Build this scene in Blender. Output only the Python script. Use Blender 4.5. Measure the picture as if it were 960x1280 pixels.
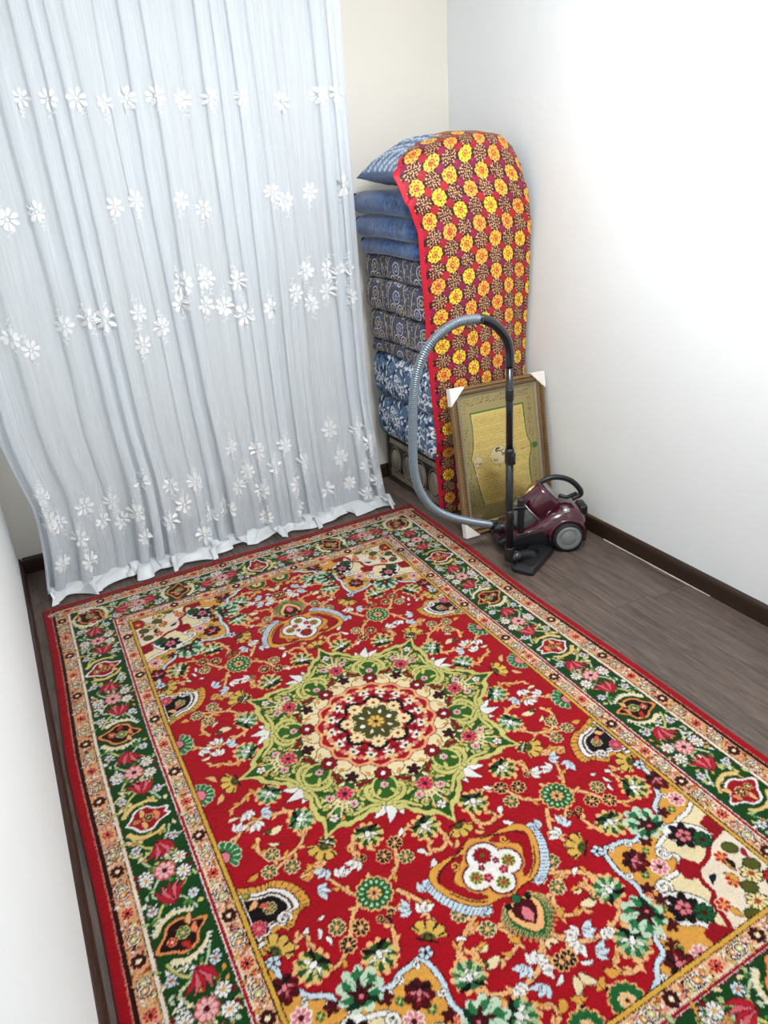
import bpy, bmesh, math, random
import numpy as np
from mathutils import Vector, Matrix

random.seed(7); rng = np.random.default_rng(11)
for o in list(bpy.data.objects): bpy.data.objects.remove(o)
scene = bpy.context.scene
col = scene.collection

# ---------------------------------------------------------------- camera
CAM_H, F_PX = 1.787, 905.0
PITCH, YAW, ROLL = 0.450997, 0.468766, 0.067012
def cam_axes():
    f = np.array([math.sin(YAW)*math.cos(PITCH), math.cos(YAW)*math.cos(PITCH), -math.sin(PITCH)])
    r = np.array([math.cos(YAW), -math.sin(YAW), 0.0]); d = np.cross(f, r)
    c, s = math.cos(ROLL), math.sin(ROLL)
    return c*r+s*d, -s*r+c*d, f
AX_R, AX_D, AX_F = cam_axes()
cd = bpy.data.cameras.new('camera'); cam = bpy.data.objects.new('camera', cd); col.objects.link(cam)
cd.sensor_fit = 'VERTICAL'; cd.sensor_height = 24.0; cd.lens = F_PX/1280*24.0; cd.clip_start = 0.02
M = Matrix.Identity(4)
for i in range(3):
    M[i][0] = AX_R[i]; M[i][1] = -AX_D[i]; M[i][2] = -AX_F[i]
M[2][3] = CAM_H
cam.matrix_world = M
scene.camera = cam
def ray(x, y): return AX_R*((x-480)/F_PX) + AX_D*((y-640)/F_PX) + AX_F
def on_y(x, y, Y):
    d = ray(x, y); return d*(Y/d[1]) + np.array([0, 0, CAM_H])
def on_z(x, y, z=0.0):
    d = ray(x, y); return d*((CAM_H-z)/-d[2]) + np.array([0, 0, CAM_H])

# ---------------------------------------------------------------- world, lights, exposure
w = bpy.data.worlds.new('world'); scene.world = w; w.use_nodes = True
w.node_tree.nodes['Background'].inputs[0].default_value = (0.80, 0.88, 1.0, 1)
w.node_tree.nodes['Background'].inputs[1].default_value = 0.0   # closed room, no window in view
pl = bpy.data.lights.new('ceiling_lamp_offscreen', 'POINT'); pl.energy = 71; pl.color = (0.965, 0.985, 1.0); pl.shadow_soft_size = 0.16
plo = bpy.data.objects.new('ceiling_lamp_offscreen', pl); col.objects.link(plo); plo.location = (1.30, 1.40, 2.58)   # the room's lamp, under the middle of the ceiling above the picture
vs = scene.view_settings
vs.view_transform = 'Standard'; vs.look = 'None'; vs.gamma = 1.0; vs.use_curve_mapping = False
vs.exposure = 0.58

# ---------------------------------------------------------------- helpers
def lin(c):
    c = np.asarray(c, float)/255.0
    return np.where(c <= 0.04045, c/12.92, ((c+0.055)/1.055)**2.4)
def L4(c): return (*[float(v) for v in lin(c)], 1.0)
def new_mat(name):
    m = bpy.data.materials.new(name); m.use_nodes = True
    return m, m.node_tree, m.node_tree.nodes['Principled BSDF']
def plain(name, c, rough=0.5, metal=0.0, noise=0.0, scale=40, bump=0.0, coat=0.0, spec=0.5, stretch=None, sheen=0.0):
    m, t, b = new_mat(name)
    b.inputs['Base Color'].default_value = L4(c); b.inputs['Roughness'].default_value = rough
    b.inputs['Metallic'].default_value = metal; b.inputs['Coat Weight'].default_value = coat
    b.inputs['Specular IOR Level'].default_value = spec; b.inputs['Sheen Weight'].default_value = sheen
    if noise or bump:
        tc = t.nodes.new('ShaderNodeTexCoord'); n = t.nodes.new('ShaderNodeTexNoise')
        n.inputs['Scale'].default_value = scale; n.inputs['Detail'].default_value = 5
        src = tc.outputs['Object']
        if stretch:
            mp = t.nodes.new('ShaderNodeMapping'); mp.inputs['Scale'].default_value = stretch
            t.links.new(src, mp.inputs[0]); src = mp.outputs[0]
        t.links.new(src, n.inputs['Vector'])
        if noise:
            mx = t.nodes.new('ShaderNodeMix'); mx.data_type = 'RGBA'
            cl = lin(c)
            mx.inputs[6].default_value = (*[float(v) for v in cl*(1-noise)], 1)
            mx.inputs[7].default_value = (*[float(min(1, v)) for v in cl*(1+noise)], 1)
            t.links.new(n.outputs['Fac'], mx.inputs[0]); t.links.new(mx.outputs[2], b.inputs['Base Color'])
        if bump:
            bp = t.nodes.new('ShaderNodeBump'); bp.inputs['Strength'].default_value = bump; bp.inputs['Distance'].default_value = 0.003
            t.links.new(n.outputs['Fac'], bp.inputs['Height']); t.links.new(bp.outputs[0], b.inputs['Normal'])
    return m
def painted(name, rough=0.9, spec=0.3, noise_scale=300, bump=0.3, metal=0.0, var=0.12, coat=0.0, sheen=0.0):
    """dyed / printed cloth: colour attribute times a fine procedural yarn noise"""
    m, t, b = new_mat(name)
    at = t.nodes.new('ShaderNodeAttribute'); at.attribute_name = 'dye'
    tc = t.nodes.new('ShaderNodeTexCoord'); n = t.nodes.new('ShaderNodeTexNoise')
    n.inputs['Scale'].default_value = noise_scale; n.inputs['Detail'].default_value = 3
    t.links.new(tc.outputs['Object'], n.inputs['Vector'])
    mr = t.nodes.new('ShaderNodeMapRange'); mr.inputs[3].default_value = 1-var; mr.inputs[4].default_value = 1+var
    t.links.new(n.outputs['Fac'], mr.inputs[0])
    vm = t.nodes.new('ShaderNodeVectorMath'); vm.operation = 'SCALE'
    t.links.new(at.outputs['Color'], vm.inputs[0]); t.links.new(mr.outputs[0], vm.inputs['Scale'])
    t.links.new(vm.outputs[0], b.inputs['Base Color'])
    bp = t.nodes.new('ShaderNodeBump'); bp.inputs['Strength'].default_value = bump; bp.inputs['Distance'].default_value = 0.002
    t.links.new(n.outputs['Fac'], bp.inputs['Height']); t.links.new(bp.outputs[0], b.inputs['Normal'])
    b.inputs['Roughness'].default_value = rough; b.inputs['Specular IOR Level'].default_value = spec
    b.inputs['Metallic'].default_value = metal; b.inputs['Coat Weight'].default_value = coat
    b.inputs['Sheen Weight'].default_value = sheen
    return m

def link(name, me, mat, parent=None, smooth=False, loc=None):
    if mat: me.materials.append(mat)
    if smooth:
        me.polygons.foreach_set('use_smooth', [True]*len(me.polygons))
    o = bpy.data.objects.new(name, me); col.objects.link(o)
    if parent: o.parent = parent
    if loc is not None: o.location = loc
    return o
def from_np(name, V, Fq):
    V = np.ascontiguousarray(V, dtype=np.float32).reshape(-1, 3); Fq = np.asarray(Fq, dtype=np.int32)
    k = Fq.shape[1]
    me = bpy.data.meshes.new(name)
    me.vertices.add(len(V)); me.vertices.foreach_set('co', V.ravel())
    me.loops.add(Fq.size); me.loops.foreach_set('vertex_index', Fq.ravel())
    me.polygons.add(len(Fq)); me.polygons.foreach_set('loop_start', np.arange(0, Fq.size, k, dtype=np.int32))
    me.update(calc_edges=True)
    return me
def grid_faces(ny, nx, wrap_x=False, off=0):
    j, i = np.meshgrid(np.arange(ny-1), np.arange(nx if wrap_x else nx-1), indexing='ij')
    i2 = (i+1) % nx
    return (np.stack([j*nx+i, j*nx+i2, (j+1)*nx+i2, (j+1)*nx+i], -1).reshape(-1, 4)+off)
def dye(me, C):
    C = np.asarray(C, dtype=np.float32).reshape(-1, 3)
    a = me.color_attributes.new('dye', 'FLOAT_COLOR', 'POINT')
    a.data.foreach_set('color', np.concatenate([C, np.ones((len(C), 1), np.float32)], 1).ravel())
def bm_link(name, bm, mat, parent=None, smooth=False, loc=None):
    me = bpy.data.meshes.new(name); bmesh.ops.recalc_face_normals(bm, faces=bm.faces); bm.to_mesh(me); bm.free()
    return link(name, me, mat, parent, smooth, loc)
def box_bm(x0, x1, y0, y1, z0, z1, bev=0.0, seg=2):
    bm = bmesh.new(); bmesh.ops.create_cube(bm, size=1.0)
    for v in bm.verts:
        v.co = Vector((x0+(v.co.x+.5)*(x1-x0), y0+(v.co.y+.5)*(y1-y0), z0+(v.co.z+.5)*(z1-z0)))
    if bev: bmesh.ops.bevel(bm, geom=bm.edges[:], offset=bev, segments=seg, affect='EDGES', profile=0.5)
    return bm
def box(name, x0, x1, y0, y1, z0, z1, mat, parent=None, bev=0.0, seg=2):
    return bm_link(name, box_bm(x0, x1, y0, y1, z0, z1, bev, seg), mat, parent, smooth=False)
def extrude_bm(pts, y0, y1, bev=0.0, seg=2):
    """polygon in x,z extruded along y"""
    bm = bmesh.new()
    a = [bm.verts.new((p[0], y0, p[1])) for p in pts]; b = [bm.verts.new((p[0], y1, p[1])) for p in pts]
    n = len(pts)
    bm.faces.new(a); bm.faces.new(b[::-1])
    for i in range(n): bm.faces.new((a[i], b[i], b[(i+1) % n], a[(i+1) % n]))
    if bev: bmesh.ops.bevel(bm, geom=bm.edges[:], offset=bev, segments=seg, affect='EDGES', profile=0.5, clamp_overlap=True)
    return bm
def catmull(P, n=8, closed=False):
    P = np.asarray(P, float); m = len(P); out = []
    rngi = range(m if closed else m-1)
    for i in rngi:
        if closed: p0, p1, p2, p3 = P[(i-1) % m], P[i], P[(i+1) % m], P[(i+2) % m]
        else: p0, p1, p2, p3 = P[max(i-1, 0)], P[i], P[i+1], P[min(i+2, m-1)]
        for t in np.linspace(0, 1, n, endpoint=False):
            out.append(0.5*((2*p1)+(-p0+p2)*t+(2*p0-5*p1+4*p2-p3)*t*t+(-p0+3*p1-3*p2+p3)*t**3))
    if not closed: out.append(P[-1])
    return np.array(out)
def tube_mesh(name, path, rad, n=14, caps=True):
    path = np.asarray(path, float); m = len(path)
    rad = np.full(m, rad) if np.isscalar(rad) else np.asarray(rad, float)
    T = np.gradient(path, axis=0); T /= np.linalg.norm(T, axis=1)[:, None]+1e-12
    up = np.array([0, 0, 1.0]) if abs(T[0][2]) < 0.9 else np.array([1.0, 0, 0])
    N = np.cross(T[0], up); N /= np.linalg.norm(N); Vs = []
    for i in range(m):
        N = N-T[i]*np.dot(N, T[i]); N /= np.linalg.norm(N); B = np.cross(T[i], N)
        a = np.linspace(0, 2*np.pi, n, endpoint=False)
        Vs.append(path[i]+rad[i]*(np.cos(a)[:, None]*N+np.sin(a)[:, None]*B))
    V = np.concatenate(Vs); F = grid_faces(m, n, True)
    if caps:
        V = np.concatenate([V, path[:1], path[-1:]])
        i = np.arange(n); j = (i+1) % n
        F0 = np.stack([j, i, np.full(n, m*n), np.full(n, m*n)], -1); F1 = np.stack([(m-1)*n+i, (m-1)*n+j, np.full(n, m*n+1), np.full(n, m*n+1)], -1)
        me = bpy.data.meshes.new(name)
        me.from_pydata(V.tolist(), [], F.tolist()+[tuple(f[:3]) for f in F0.tolist()]+[tuple(f[:3]) for f in F1.tolist()])
        return me
    return from_np(name, V, F)
def lathe_mesh(name, prof, n=32, axis='z'):
    """profile of (radius, height) revolved; axis z or y"""
    V = []; a = np.linspace(0, 2*np.pi, n, endpoint=False)
    for r, h in prof:
        c, s = r*np.cos(a), r*np.sin(a); hh = np.full(n, h)
        V.append(np.stack([c, s, hh], -1) if axis == 'z' else np.stack([c, hh, s], -1))
    return from_np(name, np.concatenate(V), grid_faces(len(prof), n, True))
def spow(v, e): return np.sign(v)*np.abs(v)**e
def superell(c, h, e1=0.5, e2=0.5, nu=64, nv=40):
    """superellipsoid points (nv, nu, 3); e small = boxy"""
    u = np.linspace(-np.pi, np.pi, nu, endpoint=False); v = np.linspace(-np.pi/2, np.pi/2, nv)
    U, Vv = np.meshgrid(u, v)
    x = h[0]*spow(np.cos(Vv), e1)*spow(np.cos(U), e2); y = h[1]*spow(np.cos(Vv), e1)*spow(np.sin(U), e2); z = h[2]*spow(np.sin(Vv), e1)
    return np.stack([x+c[0], y+c[1], z+c[2]], -1)
def thing(name, label, cat, loc=(0, 0, 0), rz=0.0, group=None):
    o = bpy.data.objects.new(name, None); col.objects.link(o); o.location = loc; o.rotation_euler = (0, 0, rz)
    o.empty_display_size = 0.05
    return tag(o, label, cat, group)
def tag(o, label, cat, group=None, kind=None):
    o['label'] = label; o['category'] = cat
    if group: o['group'] = group
    if kind: o['kind'] = kind
    return o
def structure(o): o['kind'] = 'structure'; return o

# ---------------------------------------------------------------- raster "loom": paints dye colours that become per-knot colours
class Loom:
    def __init__(s, x0, y0, x1, y1, res, c):
        s.x0, s.y0, s.res = x0, y0, res
        s.nx, s.ny = int(round((x1-x0)/res))+1, int(round((y1-y0)/res))+1
        s.A = np.empty((s.ny, s.nx, 3), np.float32); s.A[:] = lin(c)
    def win(s, xa, ya, xb, yb):
        i0, i1 = max(0, int((xa-s.x0)/s.res)), min(s.nx, int((xb-s.x0)/s.res)+2)
        j0, j1 = max(0, int((ya-s.y0)/s.res)), min(s.ny, int((yb-s.y0)/s.res)+2)
        if i0 >= i1 or j0 >= j1: return None
        X, Y = np.meshgrid(s.x0+np.arange(i0, i1)*s.res, s.y0+np.arange(j0, j1)*s.res)
        return (slice(j0, j1), slice(i0, i1)), X, Y
    def put(s, sl, m, c): s.A[sl][m] = lin(c)
    def poly(s, P, c, out=None, ow=0.004):
        P = np.asarray(P, float)
        if out is not None: s.stroke(np.vstack([P, P[:1]]), ow, out)
        w_ = s.win(P[:, 0].min(), P[:, 1].min(), P[:, 0].max(), P[:, 1].max())
        if not w_: return
        sl, X, Y = w_; m = np.zeros(X.shape, bool); n = len(P)
        for i in range(n):
            xa, ya = P[i]; xb, yb = P[(i+1) % n]
            if ya == yb: continue
            m ^= ((ya > Y) != (yb > Y)) & (X < (xb-xa)*(Y-ya)/(yb-ya)+xa)
        s.put(sl, m, c)
    def stroke(s, P, w, c, out=None, ow=0.003, w1=None):
        P = np.asarray(P, float); w1 = w if w1 is None else w1
        W = max(w, w1)/2+(ow if out is not None else 0)
        w_ = s.win(P[:, 0].min()-W, P[:, 1].min()-W, P[:, 0].max()+W, P[:, 1].max()+W)
        if not w_: return
        sl, X, Y = w_; D = np.full(X.shape, 9.0); n = len(P)-1
        for i in range(n):
            a, b = P[i], P[i+1]; d = b-a; L = d@d+1e-12
            t = np.clip(((X-a[0])*d[0]+(Y-a[1])*d[1])/L, 0, 1)
            r = np.hypot(X-a[0]-t*d[0], Y-a[1]-t*d[1])-0.5*(w+(w1-w)*(i+t)/n)
            D = np.minimum(D, r)
        if out is not None: s.put(sl, D < ow, out)
        s.put(sl, D < 0, c)
    def polar(s, x, y, R, f, c, rot=0.0, sx=1.0, sy=1.0):
        w_ = s.win(x-R, y-R, x+R, y+R)
        if not w_: return
        sl, X, Y = w_; dx, dy = (X-x), (Y-y); cr, sr = math.cos(rot), math.sin(rot)
        u, v = (dx*cr+dy*sr)/sx, (-dx*sr+dy*cr)/sy
        s.put(sl, f(np.hypot(u, v), np.arctan2(v, u)), c)
    def disc(s, x, y, r, c, out=None, ow=0.003):
        if out is not None: s.polar(x, y, r+ow, lambda q, t: q < r+ow, out)
        s.polar(x, y, r, lambda q, t: q < r, c)
    def ell(s, x, y, a, b, rot, c, out=None, ow=0.003):
        R = max(a, b)+ow
        if out is not None: s.polar(x, y, R, lambda q, t: q < 1, out, rot, a+ow, b+ow)
        s.polar(x, y, R, lambda q, t: q < 1, c, rot, a, b)
    def ros(s, x, y, r, n, pet, cen, out, rot=0.0, gap=None):
        s.polar(x, y, r*1.25, lambda q, t: q < r*1.14*(0.80+0.20*np.abs(np.cos(n*t/2))), out, rot)
        s.polar(x, y, r, lambda q, t: (q < r*(0.74+0.26*np.abs(np.cos(n*t/2)))) & ((np.abs(np.cos(n*t/2)) > 0.33) | (q < r*.3)), pet, rot)
        s.disc(x, y, r*0.30, cen)
    def leaf(s, x, y, d, L, W, c, out=None, ow=0.002):
        """leaf from (x,y) pointing along angle d"""
        t = np.linspace(0, 1, 9); wd = W*np.sin(np.pi*t**0.8)
        ca, sa = math.cos(d), math.sin(d); bend = 0.12*L*np.sin(np.pi*t)
        a = np.stack([t*L, wd/2+bend], -1); b = np.stack([t*L, -wd/2+bend], -1)[::-1]
        p = np.vstack([a, b]); p = np.stack([x+p[:, 0]*ca-p[:, 1]*sa, y+p[:, 0]*sa+p[:, 1]*ca], -1)
        s.poly(p, c, out, ow*2)
    def tulip(s, x, y, d, r, c, core, out):
        for k, da in enumerate((-0.75, 0.75, 0.0)): s.leaf(x-0.5*r*math.cos(d), y-0.5*r*math.sin(d), d+da, r*1.7, r*0.85, c, out, 0.0016)
        s.stroke([(x-0.2*r*math.cos(d), y-0.2*r*math.sin(d)), (x+0.5*r*math.cos(d), y+0.5*r*math.sin(d))], 0.0022, core)
    def spiral(s, x, y, r, d, turns, w, c, out=None, ow=0.002, hand=1):
        t = np.linspace(0, 1, 22); a = d+hand*turns*2*np.pi*t; q = r*(1-0.82*t)
        s.stroke(np.stack([x+q*np.cos(a), y+q*np.sin(a)], -1), w, c, out, ow)
    def lotus(s, x, y, R, d, rim, body, stripe, core, base, n=11):
        """leafy crown palmette: pointed petals in two tones fanned round a pale bud, dark calyx behind"""
        s.polar(x, y, R*1.25, lambda q, t: q < R*1.10*(0.66+0.34*np.abs(np.cos(n*t/2))**.7)+.002, rim, d)
        s.polar(x, y, R, lambda q, t: q < R*.82, body, d)
        cx, cy = x-.22*R*math.cos(d), y-.22*R*math.sin(d)
        for sg in (1, -1): s.leaf(cx, cy, d+sg*2.2, R*1.05, R*.45, base)
        for k in range(n):
            a = -2.0+4.0*k/(n-1); s.leaf(cx+.25*R*math.cos(d+a), cy+.25*R*math.sin(d+a), d+a*.82, R*(.98-.10*abs(a)), R*.30, stripe if k % 2 else body, base if k % 2 == 0 else rim, .0009)
        for k in range(5):
            a = -1.2+.6*k; s.leaf(cx+.1*R*math.cos(d+a), cy+.1*R*math.sin(d+a), d+a, R*.66, R*.22, core if k % 2 == 0 else stripe, base, .0011)
        s.ell(cx+0.10*R*math.cos(d), cy+0.10*R*math.sin(d), R*.26, R*.18, d, core, base, 0.0022)
    def shell(s, x, y, R, d, spread, c, line, core, n=8):
        s.polar(x, y, R*1.1, lambda q, t: (np.abs(t) < spread) & (q < R*1.05*(0.88+0.12*np.abs(np.cos(n*t)))), line, d)
        s.polar(x, y, R, lambda q, t: (np.abs(t) < spread*.97) & (q < R*(0.86+0.14*np.abs(np.cos(n*t)))) & ((np.abs(np.cos(n*t)) > .3) | (q < .55*R)), c, d)
        s.polar(x, y, R*.5, lambda q, t: (np.abs(t) < spread) & (q < R*.42), core, d)
    def sample(s, x, y):
        i = np.clip(((x-s.x0)/s.res+0.5).astype(int), 0, s.nx-1); j = np.clip(((y-s.y0)/s.res+0.5).astype(int), 0, s.ny-1)
        return s.A[j, i]

# ================================================================= THE ROOM
WL, WR, WB, WN, CEIL = -0.195, 2.445, 3.74, -0.9, 2.75
m_wall = plain('wall_paper', (230, 233, 234), 0.75, noise=0.02, scale=6, bump=0.06, spec=0.25)
m_wall_back = plain('wall_paper_window_side', (230, 225, 215), 0.8, noise=0.02, scale=6, bump=0.06, spec=0.2)
m_ceil = plain('ceiling_paint', (240, 239, 236), 0.9, noise=0.01, scale=8)
m_skirt = plain('skirting_brown', (50, 34, 26), 0.42, noise=0.22, scale=9, stretch=(12, 1, 12), spec=0.35)
m_gap = plain('sealant_pale', (214, 208, 198), 0.7, noise=0.05, scale=30)
structure(box('wall_right', WR, WR+.1, WN-.1, WB+.1, 0, CEIL, m_wall))
structure(box('wall_left', WL-.1, WL, WN-.1, WB+.1, 0, CEIL, m_wall))
structure(box('wall_back', .02, WR, WB, WB+.1, 0, CEIL, m_wall_back))
structure(box('wall_back_left', WL, .02, WB, WB+.1, 0, CEIL, m_wall_back))
structure(box('wall_near', WL, WR, WN-.1, WN, 0, CEIL, m_wall))
structure(box('ceiling', WL-.1, WR+.1, WN-.1, WB+.1, CEIL, CEIL+.08, m_ceil))

def skirting(name, a, b, inward):
    """moulded skirting from a to b, profile thickness points along inward"""
    prof = [(0, 0), (.015, 0), (.015, .062), (.0135, .072), (.010, .080), (.004, .086), (0, .087)]
    a, b, inw = np.array(a, float), np.array(b, float), np.array(inward, float)
    V = []
    for p in (a, b):
        for d, z in prof: V.append((*(p+inw*d), z))
    n = len(prof); F = [[i, (i+1) % n, n+(i+1) % n, n+i] for i in range(n)]
    bm = bmesh.new(); vs_ = [bm.verts.new(v) for v in V]
    for f in F: bm.faces.new([vs_[i] for i in f])
    bm.faces.new(vs_[:n]); bm.faces.new(vs_[n:])
    return structure(bm_link(name, bm, m_skirt))
bb_r = skirting('baseboard_right', (WR, WN), (WR, WB), (-1, 0))
bb_l = skirting('baseboard_left', (WL, WN), (WL, WB), (1, 0))
skirting('baseboard_back', (WL+.0155, WB), (WR-.0155, WB), (0, -1))
skirting('baseboard_near', (WL+.0155, WN), (WR-.0155, WN), (0, 1))
def seal(name, parent, P, w0, w1):
    """thin uneven bead of pale sealant along the floor joint"""
    P = np.array(P, float); n = 26; V = []
    for k in range(n):
        t = k/(n-1); q = P[0]+(P[1]-P[0])*t; wd = (w0+(w1-w0)*t)*(0.75+0.5*random.random())
        V += [(q[0]-wd, q[1], 0.0004), (q[0], q[1], 0.0004), (q[0], q[1], 0.003), (q[0]-wd*.6, q[1], 0.003)]
    F = []
    for k in range(n-1):
        for i in range(4): F.append([k*4+i, k*4+(i+1) % 4, k*4+4+(i+1) % 4, k*4+4+i])
    return link(name, from_np(name, V, F), m_gap, parent)
seal('sealant_bead', bb_r, [(2.4295, 2.36), (2.4295, 1.72)], 0.006, 0.004)
seal('sealant_bead', bb_l, [(-.168, 1.05), (-.160, .55)], 0.003, 0.016)

# laminate floor, one mesh per plank
m_sub = plain('subfloor', (70, 60, 52), 0.9)
floor = structure(box('floor', WL-.1, WR+.1, WN-.1, WB+.1, -.06, -.008, m_sub))
def plank_mat(k):
    m, t, b = new_mat('laminate_oak_%d' % k)
    tc = t.nodes.new('ShaderNodeTexCoord'); mp = t.nodes.new('ShaderNodeMapping')
    mp.inputs['Location'].default_value = (k*3.1, k*1.7, 0); mp.inputs['Scale'].default_value = (16, 1.3, 1)
    n1 = t.nodes.new('ShaderNodeTexNoise'); n1.inputs['Scale'].default_value = 2.2; n1.inputs['Detail'].default_value = 8; n1.inputs['Distortion'].default_value = 1.4
    n2 = t.nodes.new('ShaderNodeTexNoise'); n2.inputs['Scale'].default_value = 14; n2.inputs['Detail'].default_value = 6
    cr = t.nodes.new('ShaderNodeValToRGB'); e = cr.color_ramp.elements
    g = 1.0+0.10*((k*37 % 5)/2.0-1)
    e[0].position = .28; e[0].color = (*[float(v*g) for v in lin((42, 35, 31))], 1)
    e[1].position = .72; e[1].color = (*[float(v*g) for v in lin((114, 99, 91))], 1)
    t.links.new(tc.outputs['Object'], mp.inputs[0]); t.links.new(mp.outputs[0], n1.inputs['Vector']); t.links.new(mp.outputs[0], n2.inputs['Vector'])
    ad = t.nodes.new('ShaderNodeMath'); ad.operation = 'MULTIPLY_ADD'; ad.inputs[1].default_value = .35
    sb = t.nodes.new('ShaderNodeMath'); sb.operation = 'MULTIPLY'; sb.inputs[1].default_value = .68
    t.links.new(n1.outputs['Fac'], sb.inputs[0]); t.links.new(n2.outputs['Fac'], ad.inputs[0]); t.links.new(sb.outputs[0], ad.inputs[2])
    t.links.new(ad.outputs[0], cr.inputs[0]); t.links.new(cr.outputs[0], b.inputs['Base Color'])
    b.inputs['Roughness'].default_value = .42; b.inputs['Specular IOR Level'].default_value = .4
    bp = t.nodes.new('ShaderNodeBump'); bp.inputs['Strength'].default_value = .12; bp.inputs['Distance'].default_value = .001
    t.links.new(n2.outputs['Fac'], bp.inputs['Height']); t.links.new(bp.outputs[0], b.inputs['Normal'])
    return m
pm = [plank_mat(k) for k in range(5)]
PW, PL = 0.193, 1.29
xe = 2.222
cols_x = [xe+PW*k for k in range(-13, 2)]
offs = {0: 1.873-PL, 1: 0.55}
idx = 0
for k in range(-13, 3):
    x0, x1 = max(WL-.02, xe+PW*(k-1)), min(WR+.02, xe+PW*k)
    if x1-x0 < .01: continue
    st = offs.get(k, (k*0.47) % PL)
    y = WN-.02-((WN-.02-st) % PL)
    while y < WB+.02:
        y0, y1 = max(y, WN-.02), min(y+PL, WB+.02)
        if y1-y0 > .01:
            box('plank', x0+.0007, x1-.0007, y0+.0007, y1-.0007, -.008, 0.0, pm[idx % 5], floor, bev=.0009, seg=1); idx += 3
        y += PL

# ================================================================= THE RUG  (dyed knot by knot; quarter design mirrored like the weave)
RED=(176,16,40); GRN=(46,98,44); DGR=(34,74,44); TEAL=(52,128,84); CRM=(238,222,184); PEA=(240,190,136); GLD=(226,172,88); WHT=(240,238,234)
BLK=(34,16,22); BUR=(92,12,30); PNK=(226,140,150); OLV=(104,104,46); LIM=(212,206,134); ICE=(214,226,234); ORG=(214,112,52); NAV=(24,28,56)
HW, HL = 0.990, 1.480
def paint_rug():
    q = Loom(0, 0, HW, HL, 0.0015, RED)
    rd = random.Random(3)
    # ---- field vines (quarter coordinates a, b from the medallion centre)
    vines = [[(.018,.918),(.038,.95),(.084,.977),(.124,.981),(.161,.978),(.201,.96),(.216,.942)], [(.038,.95),(.02,.974),(.01,.984)],
      [(.222,.866),(.213,.838),(.171,.806),(.138,.81),(.103,.824),(.078,.853),(.075,.89),(.104,.907),(.138,.906)], [(.176,.89),(.185,.862),(.173,.849),(.161,.856)],
      [(.171,.806),(.144,.79),(.114,.777),(.09,.775)], [(.164,1.074),(.127,1.089),(.097,1.076),(.097,1.048),(.122,1.04)], [(.363,.592),(.395,.616),(.439,.68),(.474,.709),(.508,.716)],
      [(.339,.753),(.323,.702),(.319,.672)], [(.256,.612),(.221,.668),(.222,.695),(.232,.734),(.256,.775)], [(.582,.629),(.552,.603),(.521,.599),(.528,.628)],
      [(.37,.554),(.38,.536),(.408,.471)], [(.307,.482),(.309,.451),(.286,.403)], [(.391,.417),(.461,.434),(.455,.457)], [(.38,.282),(.438,.342),(.517,.378)],
      [(.462,.082),(.499,.075),(.528,.096),(.569,.108)], [(.405,.209),(.438,.196),(.504,.185),(.549,.193),(.592,.229),(.607,.26)],
      [(.529,.254),(.543,.293),(.515,.342),(.474,.354),(.423,.332),(.398,.286)], [(.392,.429),(.427,.439),(.468,.439)],
      [(.05,1.09),(.02,1.06),(0,1.05)], [(.316,.63),(.29,.655),(.262,.668)], [(.115,.465),(.139,.449),(.182,.468),(.214,.527),(.227,.55),(.27,.575)], [(.287,.399),(.307,.433),(.307,.458)], [(.056,.51),(.052,.54),(.085,.562),(.114,.55),(.108,.527)]]
    for v in vines:
        p = catmull(v, 5); q.stroke(p, .0125, PEA, BUR, .0024, w1=.008)
        for k in range(2, len(p)-1, 4):          # curled leaflets along the stem
            d = math.atan2(*(p[k+1]-p[k-1])[::-1]); sgn = 1 if (k//4) % 2 else -1
            q.leaf(p[k][0], p[k][1], d+sgn*.8, .027, .011, PEA if rd.random() < .75 else GLD, BUR, .0010)
    for x, y, d, L, W, c in [(.014,.944,-2.2,.03,.014,CRM),(.029,1.008,.4,.032,.012,WHT),(.006,1.024,1.0,.05,.022,CRM),(.138,.856,.3,.03,.011,CRM),(.2,.806,2.6,.03,.012,WHT),
        (.51,.584,.6,.022,.013,WHT),(.486,.60,1.2,.034,.011,WHT),(.48,.63,1.7,.03,.010,WHT),(.587,.148,3.0,.036,.013,CRM),(.57,.03,.9,.045,.018,PEA),(.48,.304,-.6,.035,.012,CRM),(.427,.414,.5,.03,.014,GLD),(.569,.366,.2,.034,.018,GLD),
        (.063,1.051,.6,.04,.022,GLD),(.05,1.06,2.2,.03,.016,GLD),(.185,.977,1.1,.036,.018,GLD),(.083,.873,2.2,.032,.018,GLD),(.034,1.085,.5,.034,.018,BLK),(.16,1.005,.3,.05,.012,BLK),
        (.30,.52,.8,.03,.012,PEA),(.27,.45,2.4,.03,.012,PEA),(.43,.60,.2,.03,.012,GLD),(.150,.528,2.2,.036,.015,WHT),(.119,.576,.7,.034,.016,WHT),(.147,.44,.7,.032,.014,WHT),(.03,.56,.7,.03,.014,PEA),(.34,.80,1.2,.02,.01,PEA),(.56,.65,.5,.03,.012,PEA),(.60,.60,1.0,.03,.013,PEA),(.46,.575,.2,.02,.010,WHT)]:
        q.leaf(x, y, d, L, W, c, BUR)
    # white trumpets
    for x, y, d in [(.155,.895,2.8),(.474,.246,.0)]:
        q.leaf(x-.025, y, 0, .06, .024, CRM, BUR); q.disc(x+.02, y, .008, OLV, BLK)
    # dark scroll pairs
    for x, y in [(.319,.668),(.307,.482)]:
        q.spiral(x-.014, y-.012, .011, .5, 1.1, .0055, BLK, PEA, .0018); q.spiral(x+.016, y-.008, .011, 2.2, 1.1, .0055, BLK, PEA, .0018, -1)
        q.stroke([(x, y+.016), (x, y-.006)], .006, BLK)
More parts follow.
